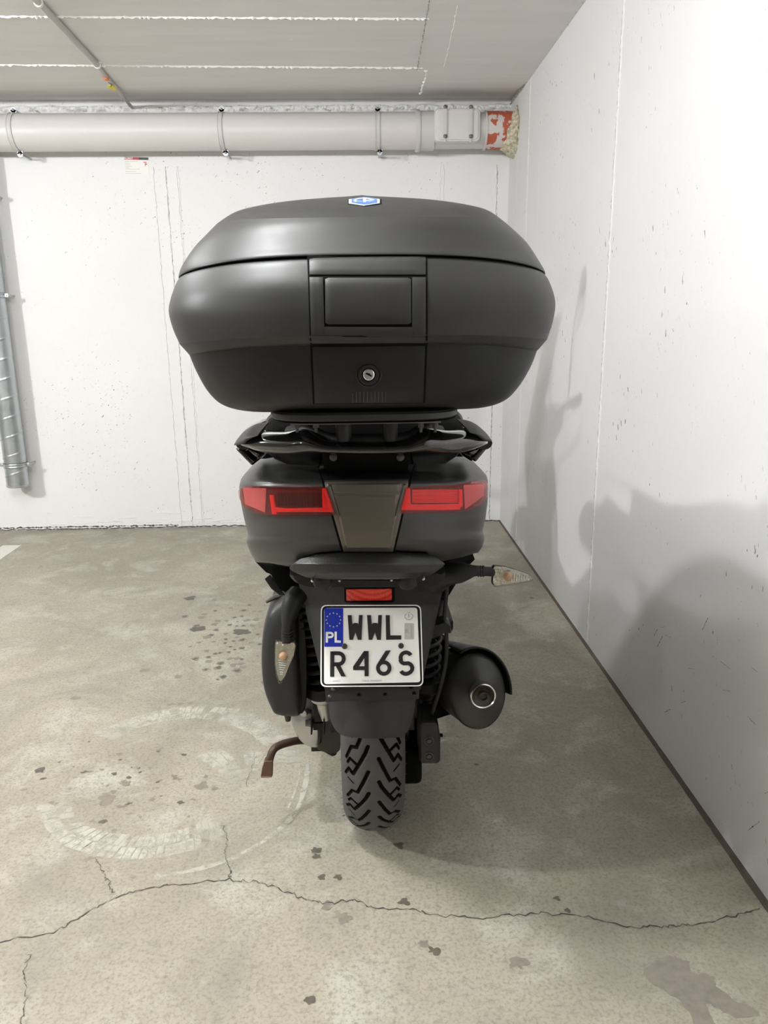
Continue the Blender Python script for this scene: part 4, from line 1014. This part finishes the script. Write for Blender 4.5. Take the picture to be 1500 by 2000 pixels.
# ------------------------------------------------------------------ rear wheel
AY, AZ, RO = 1.687, .283, .283
def tyre(name, AY, AZ, RO, hw, BXw, tread=True, NA=1800, NL=220):
    A0 = [(.000, 0), (.012, .0), ]
    segs = []
    def pl(pts, w): segs.extend([(Vector(a), Vector(b), w) for a, b in zip(pts[:-1], pts[1:])])
    pitch = 2*math.pi*RO/16
    la = [([(.011, 0), (.016, .012), (.036, .058), (.050, .058), (.066, .086)], .0030), ([(.046, .036), (.062, .026)], .0008),
          ([(.011, .055), (.017, .070), (.046, .122), (.058, .112), (.070, .128)], .0032), ([(.034, .098), (.054, .086), (.062, .098)], .0024)]
    for pts, w in la: pl(pts, w)
    rows = []
    a = np.arange(NA)*2*math.pi/NA; arc_ = a*RO
    prof_l = np.linspace(-1, 1, NL)
    # cross profile: crown radius
    th = prof_l*math.radians(112); rc = hw
    lat = rc*np.sin(np.clip(th, -math.pi/2, math.pi/2))*1.0
    rad = -(rc*.80)*(1-np.cos(th))
    lx = rc*np.sin(th); arcl = np.abs(th)*rc
    h = np.zeros((NA, NL))
    if tread:
        for side in (-1, 1):
            mask = (np.sign(prof_l) == side)
            Lg = arcl[mask][None, :]; sh = 0 if side < 0 else pitch*.27
            Ag = ((arc_+sh) % pitch)[:, None]
            d = np.full((NA, mask.sum()), 1e3)
            for k in (-1, 0, 1, 2):
                for p, q, w in segs:
                    px, py = Lg-p.x, (Ag+(1-k)*pitch)-p.y; vx, vy = q.x-p.x, q.y-p.y
                    t = np.clip((px*vx+py*vy)/(vx*vx+vy*vy), 0, 1); dd = np.hypot(px-t*vx, py-t*vy)-w; d = np.minimum(d, dd)
            h[:, mask] = np.clip((.0018-d)/.0034, 0, 1)*.0060
    V = []; 
    for i in range(NA):
        r = RO+rad-h[i]; ca, sa = math.cos(a[i]), math.sin(a[i])
        # angle measured so that arc runs downwards on the rear face
        rows.append([(BXw+lx[j_], AY-r[j_]*ca, AZ-r[j_]*sa) for j_ in range(NL)])
    rows.append(rows[0])
    b = MB(); b.grid(rows)
    hh = np.maximum(h, np.roll(h, -1, 0)); hh = np.maximum(hh[:, :-1], hh[:, 1:])
    b.mi = [int(x) for x in (hh > .0024).ravel()]; return b
tb = tyre('rear_tyre', AY, AZ, RO, .0695, .014)
rty = tb.build('rear_tyre', [M['rubber'], M['groove']], sb, recalc=False, smooth=40); flip_out(rty, (0.014, AY, AZ))
me = rty.data
for s in (1, -1):
    pass
whs = MB()
for k in range(26):
    a_ = math.radians(-18+k*3.1); s = -1 if k % 2 else 1; yy, zz = AY-(RO-.035)*math.cos(a_), AZ-(RO-.035)*math.sin(a_); x = .014+s*.0675
    whs.tube([(x, yy, zz), (x+s*.0055, yy-.001, zz-.001)], [.0006, .0003], 5)
whs.build('moulding_whiskers', M['rubber'], rty)
rim = MB().lathe((.014, AY, AZ), (1, 0, 0), [(-.058, .188), (-.055, .196), (-.045, .190), (-.03, .176), (.03, .176), (.045, .190), (.055, .196), (.058, .188), (.045, .170), (.02, .168), (-.02, .168), (-.045, .170), (-.058, .188)], 64, caps=(False, False))
rw = rim.build('rear_wheel_rim', M['black'], sb)
for k in range(5):
    a_ = k*2*math.pi/5; b = MB(); b.tube([(.014, AY+.04*math.cos(a_), AZ+.04*math.sin(a_)), (.014, AY+.172*math.cos(a_), AZ+.172*math.sin(a_))], [.022, .014], 10, flat=.8); b.build('spoke', M['black'], rw)
MB().lathe((.014, AY, AZ), (1, 0, 0), [(-.11, .03), (-.03, .045), (.03, .045), (.12, .03)], 32).build('hub', M['gunmetal'], rw)
MB().lathe((.095, AY, AZ), (1, 0, 0), [(-.003, .12), (.003, .12)], 48).build('brake_disc', M['steel_d'], rw)
# ------------------------------------------------------------------ dark inner masses (engine, frame, inner fender)
ef = MB()
def roundbox(a, b, name, m_, par, bev=.02): return MB().box(a, b).build(name, m_, par, bevel=bev)
inn = MB(); rows = []
for i in range(20):
    t = math.radians(lerp(20, 150, i/19)); r = .335; c_ = (AY-r*math.cos(t), AZ+r*math.sin(t))
    rows.append([(BX+x, c_[0], c_[1]) for x in (-.085, -.08, 0, .08, .085)])
inn.grid(rows); o = inn.build('inner_fender', M['black'], sb, recalc=False); mm_ = o.modifiers.new('t', 'SOLIDIFY'); mm_.thickness = .006
roundbox((-.10, 1.46, .62), (.13, 2.3, .87), 'frame_cover', M['gap'], sb)
roundbox((-.15, 2.02, .17), (.16, 2.45, .52), 'engine_block', M['gunmetal'], sb, .04)
# lower side panels of the tail (black), seen under the fairing
for pts, Y in (([(496, 1096), (560, 1108), (590, 1135), (590, 1165), (560, 1160), (542, 1150), (528, 1122), (520, 1120), (512, 1112)], 1.50), ([(846, 1120), (930, 1092), (908, 1114), (880, 1160), (868, 1178), (852, 1180), (838, 1150)], 1.50)):
    b = MB(); L = [at(x, y, Y) for x, y in pts]; b.loft([L, [p+Vector((0, .5, .03)) for p in L]]); b.build('lower_side_panel', M['gap'], sb, bevel=.004)
flp = MB(); pts = [(517, 1131), (527, 1123), (541, 1142), (556, 1163), (546, 1162), (530, 1150)]; L = [at(x, y, 1.46) for x, y in pts]; flp.loft([L, [p+Vector((.0, .004, 0)) for p in L]]); flp.build('mud_flap', M['case_d'], sb)
# ------------------------------------------------------------------ shock absorbers
def shock(pt, pb, Yt, Yb, r, turns, side):
    a, b = at(*pt, Yt), at(*pb, Yb); d = (b-a); L = d.length; t = d.normalized(); e1 = t.orthogonal().normalized(); e2 = t.cross(e1)
    body = MB(); body.tube([a, b], r*.62, 20); so = body.build('shock_absorber', M['gap'], sb)
    P = []; N = 26*turns; 
    for k in range(N+1):
        u = k/N; ang = 2*math.pi*turns*u; uu = u**1.28
        P.append(a+t*(L*uu)+(e1*math.cos(ang)+e2*math.sin(ang))*r)
    MB().tube(P, .0048, 8).build('coil_spring', M['rubber_s'] if side > 0 else M['black'], so)
    MB().lathe(b, t, [(-.01, r*1.25), (.012, r*1.3), (.02, r*1.1), (.024, .6*r)], 28).build('spring_seat', M['black'], so)
    sl = MB().lathe(b, t, [(.02, r*.95), (.032, r*.9), (.042, r*.6), (.085, r*.55)], 18); sl.build('lower_mount', M['alu'] if side < 0 else M['black'], so)
    return so
shock((602, 1150), (628, 1338), 1.52, 1.55, .032, 12, -1)
shock((838, 1150), (832, 1330), 1.56, 1.58, .029, 11, 1)
# ------------------------------------------------------------------ turn signals
def signal(outline, Y, th, stempts, stemr, bulb, tip, ref_in=.86):
    stem = MB(); stem.tube(catmull([at(*p[:2], p[2]) for p in stempts], 6), [x for x in stemr for _ in range(1)] if False else [itp(k, list(np.linspace(0, (len(stempts)-1)*6, len(stemr))), stemr) for k in range((len(stempts)-1)*6+1)], 18)
    so = stem.build('turn_signal', M['black'], sb, smooth=50)
    pillow(outline, Y, [(.90, Y+th), (1, Y+th*.5), (1.0, Y+.002)], None, False).build('signal_housing', M['case_d'], so, bevel=.001)
    pillow(outline, Y, [(.95, Y+.004), (.93, Y-.0005)], None, False).build('signal_reflector', M['chromein'], so, smooth=0)
    c = at(*bulb, Y-.006); MB().lathe(c+Vector((0, .006, 0)), (0, -1, 0), [(0, .009), (.004, .0085), (.008, .005), (.009, 0)], 20).build('bulb', M['amber'], so)
    pillow(outline, Y, [(1.0, Y+.002), (1.0, Y-.006), (.93, Y-.012), (.75, Y-.016), (.4, Y-.018), (.05, Y-.0185)], None, False).build('signal_lens', M['lens_clear'], so, smooth=60)
    rb_ = MB()
    for k in range(7):
        t = .15+k*.1; x, y = lerp(bulb[0], tip[0], t), lerp(bulb[1], tip[1], t); dx, dy = tip[0]-bulb[0], tip[1]-bulb[1]; L = math.hypot(dx, dy); w = 10*(1-t)
        rb_.tube([at(x-dy/L*w, y+dx/L*w, Y-.003), at(x+dy/L*w, y-dx/L*w, Y-.003)], .0009, 6)
    rb_.build('lens_ribs', M['emb_w'], so)
    return so
orr = [(961, 1108), (964, 1104.5), (985, 1107), (1010, 1114), (1032, 1122), (1041, 1128), (1042, 1131), (1036, 1134), (1010, 1139), (980, 1143), (964, 1144), (960, 1139)]
sR = signal(orr, 1.30, .012, [(848, 1135, 1.36), (870, 1122, 1.335), (900, 1118, 1.315), (925, 1115, 1.306), (937, 1115.5, 1.305), (950, 1116, 1.305), (965, 1117, 1.305)], [.026, .023, .019, .0105, .0088, .0088, .0088], (993, 1127), (1040, 1130))
bel = MB()
for x in (934, 939, 944): bel.lathe(at(x, 1115.5, 1.305), (1, 0, 0), [(-.0012, .0105), (.0012, .0105)], 18)
bel.build('rubber_bellows', M['rubber_s'], sR)
orl = [(540, 1251), (560, 1252), (576, 1253), (579, 1260), (575, 1280), (564, 1305), (556, 1325), (549, 1333), (545, 1332), (540, 1318), (537, 1295), (537, 1268), (538, 1254)]
sL_ = signal(orl, 1.36, .012, [(583, 1160, 1.40), (572, 1175, 1.385), (565, 1200, 1.375), (561, 1222, 1.368), (560, 1240, 1.366), (560, 1254, 1.365)], [.020, .020, .016, .0105, .010, .010], (553, 1284), (548, 1328))
bel = MB()
for y in (1232, 1237, 1242): 
    p0, p1 = at(561, y, 1.366), at(561, y+1.5, 1.366); bel.tube([p0, p1], .0118, 16)
bel.build('rubber_bellows', M['rubber_s'], sL_)
for o_ in (sR,): o_['label'] = 'clear-lensed indicator pointing right'
sL_['label'] = 'clear-lensed indicator hanging loose and pointing down'
# ------------------------------------------------------------------ belt / filter cover on the left
afo = [(572, 1152), (548, 1164), (528, 1183), (517, 1215), (512, 1255), (512, 1300), (517, 1340), (530, 1375), (543, 1391), (583, 1394), (590, 1380), (588, 1330), (584, 1270), (583, 1200)]
af = MB(); 
def lf(outline, Y0, rings):
    b = MB(); pillow(outline, Y0, rings, b, True); return b
afc = lf(afo, 1.50, [(.30, 1.462), (.62, 1.463), (.86, 1.468), (.95, 1.478), (1, 1.50), (1.0, 1.62), (.97, 1.9), (.7, 1.95)]).build('air_filter_cover', M['case_m'], sb, smooth=50)
afo2 = [(578, 1160), (590, 1185), (597, 1230), (600, 1290), (600, 1340), (596, 1384), (584, 1390), (578, 1330), (574, 1250), (572, 1190)]
lf(afo2, 1.51, [(.9, 1.50), (1, 1.51), (1, 1.85)]).build('cover_gasket', M['rubber_s'], afc, smooth=50)
ctm = MB(); a, b = at(520, 1176, 1.50), at(556, 1162, 1.50); ctm.tube([a, lerp(a, b, .5)+Vector((0, 0, .004)), b], [.003, .006, .003], 8); ctm.build('cover_clip', M['gunmetal'], afc)
MB().lathe(at(562, 1398, 1.56), (0, 0, 1), [(-.012, .006), (.0, .008), (.02, .008)], 14).build('drain_plug', M['rust'], afc)
# transmission case
tco = [(555, 1388), (590, 1390), (612, 1350), (640, 1360), (650, 1400), (626, 1446), (600, 1452), (586, 1440), (572, 1418), (560, 1402)]
tc = lf([(566, 1385), (590, 1378), (616, 1382), (626, 1400), (626, 1448), (606, 1452), (588, 1440), (574, 1418), (566, 1400)], 1.60, [(.80, 1.575), (.95, 1.582), (1, 1.60), (1.0, 1.72), (1.2, 2.1)]).build('transmission_case', M['alu'], sb, smooth=50)
MB().lathe(at(594, 1392, 1.575), (-.5, -1, 0), [(-.01, .009), (.004, .009), (.006, .006)], 16).build('case_boss', M['alu'], tc)
lf([(628, 1395), (660, 1390), (664, 1462), (630, 1464), (618, 1456), (618, 1446), (628, 1444)], 1.61, [(.97, 1.60), (1, 1.605), (1, 1.9)]).build('swing_arm_casting', M['gunmetal'], tc, smooth=40)
# lower damper mount: clevis + bolt
dm = MB(); pillow([(610, 1352), (634, 1350), (636, 1400), (612, 1402)], 1.57, [(.95, 1.545), (1, 1.55), (1, 1.60)], dm, False); so_ = dm.build('damper_lower_body', M['black'], sb, bevel=.004)
cv = MB(); pillow([(608, 1398), (611, 1398), (611, 1424), (608, 1424)], 1.56, [(1, 1.535), (1, 1.59)], cv, False); pillow([(632, 1396), (635, 1396), (635, 1424), (632, 1424)], 1.56, [(1, 1.535), (1, 1.59)], cv, False); pillow([(612, 1408), (632, 1408), (632, 1422), (612, 1422)], 1.56, [(1, 1.55), (1, 1.58)], cv, False)
cv.build('clevis', M['black'], so_, bevel=.001)
MB().lathe(at(607, 1412, 1.56), (-1, 0, 0), [(0, .009), (.004, .009), (.0042, .0075), (.012, .0075)], 6).build('mount_bolt', M['steel_d'], so_)
# ------------------------------------------------------------------ stand lever
lv = MB(); P = catmull([at(650, 1470, 1.70), at(618, 1452, 1.66), at(590, 1446, 1.63), at(560, 1451, 1.60), at(540, 1459, 1.58), at(531, 1470, 1.57), at(525, 1490, 1.565)], 6)
lv.tube(P, [.0092]*len(P), 14); lvo = lv.build('centre_stand_lever', M['rust'], sb)
ft = MB(); a, b, c = at(525, 1482, 1.565), at(523, 1496, 1.562), at(521, 1515, 1.558)
def rect(c, w, h): return [c+Vector((-w, -h, 0)), c+Vector((w, -h, 0)), c+Vector((w, h, 0)), c+Vector((-w, h, 0))]
ft.loft([rect(a, .009, .010), rect(b, .012, .008), rect(lerp(b, c, .9), .0135, .006), rect(c, .0125, .009)]); ft.build('foot_pad', M['rusttip'], lvo, bevel=.002)
std = MB()
for s in (-1, 1):
    std.tube([(BX+s*.10, 2.10, .22), (BX+s*.13, 2.02, .12), (BX+s*.15, 1.99, .02)], .013, 12); std.box((BX+s*.15-.02, 1.95, 0), (BX+s*.15+.02, 2.04, .012))
std.tube([(BX-.10, 2.10, .22), (BX+.10, 2.10, .22)], .013, 12); std.tube([P[0], Vector((BX-.10, 1.9, .17)), (BX-.12, 2.06, .15)], .0105, 12)
std.build('centre_stand', M['black'], sb)
# ------------------------------------------------------------------ exhaust
rc_ = at(931, 1349, 1.47); fc = at(868, 1318, 1.88)
ax = (rc_-fc).normalized(); e1 = Vector((1, 0, 0)); e1 = (e1-ax*e1.dot(ax)).normalized(); e2 = ax.cross(e1); e2 = -e2 if e2.z < 0 else e2
def oval(c, a, b, N=56, rot=0): return [c+(e1*math.cos(t+rot)*a+e2*math.sin(t)*b) for t in [2*math.pi*k/N for k in range(N)]]
oc_ = at(943, 1358, 1.42)
RAx, RAy = .061, .079
sec = [(fc-ax*.06, .02, .02), (fc, .045, .055), (fc+ax*.05, .058, .074), (lerp(fc, rc_, .5), .0615, .080), (rc_-ax*.02, RAx, RAy), (rc_, RAx, RAy), (rc_+ax*.004, RAx*.985, RAy*.985)]
rings = [oval(c, a, b) for c, a, b in sec]
for t, s in ((.25, .93), (.5, .80), (.75, .62), (.92, .48), (1, .42)):
    c = lerp(rc_+ax*.004, oc_+Vector((0, .006, 0)), t); rings.append(oval(c, lerp(RAx*s, .026, t**2), lerp(RAy*s, .026, t**2)))
mu = MB().loft(rings).build('muffler', M['muff'], sb, smooth=50)
seamr = MB(); seamr.loft([oval(rc_-ax*.004, RAx*1.012, RAy*1.012), oval(rc_+ax*.001, RAx*1.015, RAy*1.015), oval(rc_+ax*.004, RAx*1.0, RAy*1.0)], cap0=False, cap1=False); seamr.build('rolled_seam', M['muff'], mu)
MB().lathe(oc_, (0.02, -1, .05), [(-.008, .0245), (.002, .0262), (.005, .0268), (.0065, .0255), (.005, .0235), (-.006, .0225)], 44, caps=(False, False)).build('outlet_ring', M['steel'], mu)
MB().lathe(oc_, (0.02, -1, .05), [(-.003, .0232), (-.001, .020), (-.006, .014), (-.003, .011)], 40, caps=(False, False)).build('outlet_dish', M['rust'], mu)
MB().lathe(oc_+Vector((.001, 0, -.0015)), (0.05, -1, .0), [(-.03, .0098), (.004, .0098), (.0042, .0082), (-.02, .008)], 28, caps=(False, False)).build('tail_pipe', M['rust'], mu)
MB().lathe(oc_+Vector((.001, 0, -.0015)), (0.05, -1, .0), [(-.018, .0088), (-.016, .0088)], 20).build('pipe_bore', M['gap'], mu)
hs = MB(); rows = []
for i in range(18):
    t = i/17; c = lerp(fc, rc_-ax*-.012, t); r = []
    a0 = math.radians(lerp(100, 118, t)-(0)); a1 = math.radians(-6)
    for k in range(22):
        a = lerp(a0, a1, k/21); r.append(c+e1*math.cos(a)*(RAx+.009)+e2*math.sin(a)*(RAy+.010))
    rows.append(r)
hs.grid(rows); ho = hs.build('heat_shield', M['black'], mu, recalc=False, smooth=60); md = ho.modifiers.new('t', 'SOLIDIFY'); md.thickness = .004
hp = MB(); hp.tube(catmull([fc-ax*.02, Vector((.10, 2.05, .24)), Vector((.06, 2.2, .22)), Vector((.0, 2.3, .3))], 6), .018, 14); hp.build('header_pipe', M['rust'], mu)
brk = MB(); pts = [(840, 1240), (872, 1250), (872, 1330), (885, 1395), (838, 1410), (830, 1330)]; L = [at(x, y, 1.66) for x, y in pts]; brk.loft([L, [p+Vector((0, .03, 0)) for p in L]]); brk.build('muffler_bracket', M['gap'], mu, bevel=.004)
# brake hose / cable on the right
hz = MB(); hz.tube(catmull([at(872, 1130, 1.45), at(872, 1160, 1.45), at(868, 1205, 1.46), at(872, 1240, 1.46), at(871, 1290, 1.46), at(862, 1335, 1.46), at(850, 1375, 1.48), at(840, 1405, 1.52)], 6), .0042, 10); hz.build('brake_hose', M['rubber_s'], sb)
cl = MB(); pillow([(838, 1218), (855, 1213), (868, 1209), (878, 1215), (878, 1224), (868, 1230), (852, 1238), (842, 1232)], 1.47, [(.9, 1.452), (1, 1.457), (1, 1.49)], cl); cl.build('hose_clamp', M['black'], sb)
MB().lathe(at(877, 1232, 1.46), (1, -.4, 0), [(-.004, .005), (.004, .005)], 12).build('hose_clip_bolt', M['gunmetal'], sb)
MB().tube([at(863, 1172, 1.5), at(852, 1205, 1.5), at(843, 1225, 1.5)], .006, 10).build('vent_hose', M['black'], sb)
# square box with two screws beside the wheel
bxp = [(819, 1413), (823, 1409), (852, 1409), (856, 1413), (860, 1438), (860, 1486), (855, 1491), (824, 1491), (819, 1486)]
cbx = MB(); pillow(bxp, 1.48, [(.90, 1.474), (1, 1.480), (1, 1.56)], cbx, False); co = cbx.build('caliper_cover', M['case_m'], sb, bevel=.003)
for y in (1447, 1477):
    p = at(838, y, 1.474); MB().lathe(p, (0, -1, 0), [(-.002, .0105), (.0012, .0105), (.0014, .0085), (-.0006, .0075), (-.0006, .005), (.0024, .0048), (.0028, .002), (.0028, 0)], 24).build('cap_screw', M['gunmetal'], co)
MB().lathe(at(860, 1436, 1.50), (1, 0, 0), [(-.004, .004), (.005, .004)], 10).build('side_nut', M['gap'], co)
MB().box((.075, 1.52, .17), (.125, 2.1, .26)).build('swing_arm', M['gap'], sb, bevel=.012)
# ------------------------------------------------------------------ front half of the scooter
def body_loft(secs, name, m_, n=.55):
    b = MB(); rings = []
    S_ = catmull([(s[0], s[1], s[2]) for s in secs], 4); Z_ = catmull([(s[3], 0, 0) for s in secs], 4)
    for s, z in zip(S_, Z_):
        y, hw, zt_ = s; zb_ = z.x; o = []
        for k in range(40):
            t = 2*math.pi*k/40; c, s_ = math.cos(t), math.sin(t)
            o.append(Vector((BX+hw*math.copysign(abs(c)**n, c), y, (zt_+zb_)/2+(zt_-zb_)/2*math.copysign(abs(s_)**n, s_))))
        rings.append(o)
    b.loft(rings); return b.build(name, m_, sb, smooth=60)
body_loft([(1.55, .17, .90, .70), (1.8, .19, .89, .60), (2.1, .18, .80, .45), (2.35, .17, .66, .30), (2.6, .17, .50, .26), (2.85, .17, .60, .26)], 'underseat_body', M['satin'])
b = MB(); secs = []
for z, hw, y0, y1 in ((.28, .10, 2.70, 2.95), (.40, .17, 2.72, 3.05), (.60, .235, 2.78, 3.08), (.80, .245, 2.86, 3.16), (.95, .21, 2.92, 3.24), (1.03, .14, 2.96, 3.20), (1.06, .07, 3.0, 3.14)):
    o = []
    for k in range(40):
        t = 2*math.pi*k/40; c, s_ = math.cos(t), math.sin(t); o.append(Vector((BX+hw*math.copysign(abs(c)**.7, c), (y0+y1)/2+(y1-y0)/2*math.copysign(abs(s_)**.7, s_), z)))
    secs.append(o)
b.loft(secs); b.build('front_leg_shield', M['satin'], sb, smooth=60)
for s in (-1, 1):
    MB().box((BX+s*.2-.06, 2.15, .27), (BX+s*.2+.06, 2.85, .31)).build('footboard', M['black'], sb, bevel=.01)
ws = MB(); rows = []
for i in range(12):
    t = i/11; z = lerp(1.0, 1.36, t); y = lerp(3.22, 2.98, t); hw = lerp(.21, .16, t**2); rows.append([(BX+hw*u, y-.10*abs(u)**2, z) for u in np.linspace(-1, 1, 17)])
ws.grid(rows); wo = ws.build('windscreen', M['glass'], sb, recalc=False, smooth=80); md = wo.modifiers.new('t', 'SOLIDIFY'); md.thickness = .004
hb = MB(); hb.tube(catmull([(BX-.36, 2.68, 1.04), (BX-.25, 2.74, 1.05), (BX-.10, 2.86, 1.04), (BX+.10, 2.86, 1.04), (BX+.25, 2.74, 1.05), (BX+.36, 2.68, 1.04)], 6), .015, 14); hbo = hb.build('handlebar', M['black'], sb)
MB().box((BX-.11, 2.76, 1.0), (BX+.11, 2.96, 1.07)).build('instrument_cowl', M['black'], hbo, bevel=.02)
for s in (-1, 1):
    MB().tube([(BX+s*.25, 2.73, 1.04), (BX+s*.36, 2.68, 1.04)], .020, 16).build('handgrip', M['rubber_s'], hbo)
    b = MB(); b.tube(catmull([(BX+s*.22, 2.77, 1.05), (BX+s*.27, 2.78, 1.25), (BX+s*.36, 2.76, 1.38)], 6), .007, 10); mo = b.build('mirror', M['black'], sb)
    b = MB(); c = Vector((BX+s*.43, 2.75, 1.40)); o = []
    rings = []
    for y, sc_ in ((-.008, .9), (-.004, 1), (.012, .95), (.03, .6)):
        rings.append([c+Vector((.078*sc_*math.copysign(abs(math.cos(t))**.7, math.cos(t)), y, .045*sc_*math.copysign(abs(math.sin(t))**.7, math.sin(t)))) for t in [2*math.pi*k/32 for k in range(32)]])
    b.loft(rings); b.build('mirror_shell', M['black'], mo, smooth=50)
    b = MB(); b.loft([[c+Vector((.068*math.copysign(abs(math.cos(t))**.7, math.cos(t)), y, .037*math.copysign(abs(math.sin(t))**.7, math.sin(t)))) for t in [2*math.pi*k/32 for k in range(32)]] for y in (-.0085, -.0095)]); b.build('mirror_glass', M['steel'], mo)
fty = tyre('front_tyre', 3.25, .30, .30, .055, BX, False, 120, 30).build('front_tyre', M['rubber'], sb, recalc=False, smooth=60)
frm = MB().lathe((BX, 3.25, .30), (1, 0, 0), [(-.045, .22), (-.03, .205), (.03, .205), (.045, .22), (.03, .195), (-.03, .195), (-.045, .22)], 48, caps=(False, False)).build('front_wheel_rim', M['black'], sb)
for k in range(5):
    a_ = k*2*math.pi/5; MB().tube([(BX, 3.25, .30), (BX, 3.25+.2*math.cos(a_), .30+.2*math.sin(a_))], .014, 10).build('spoke', M['black'], frm)
fm = MB(); rows = []
for i in range(22):
    t = math.radians(lerp(-5, 150, i/21)); rows.append([(BX+x, 3.25-(.325-.02*abs(x/.07)**2)*math.cos(t), .30+(.325-.02*abs(x/.07)**2)*math.sin(t)) for x in np.linspace(-.075, .075, 9)])
fm.grid(rows); o = fm.build('front_mudguard', M['satin'], sb, recalc=False, smooth=80); md = o.modifiers.new('t', 'SOLIDIFY'); md.thickness = .004
for s in (-1, 1): MB().tube([(BX+s*.075, 3.25, .30), (BX+s*.075, 3.02, .82)], .02, 14).build('fork_leg', M['steel_d'], sb)
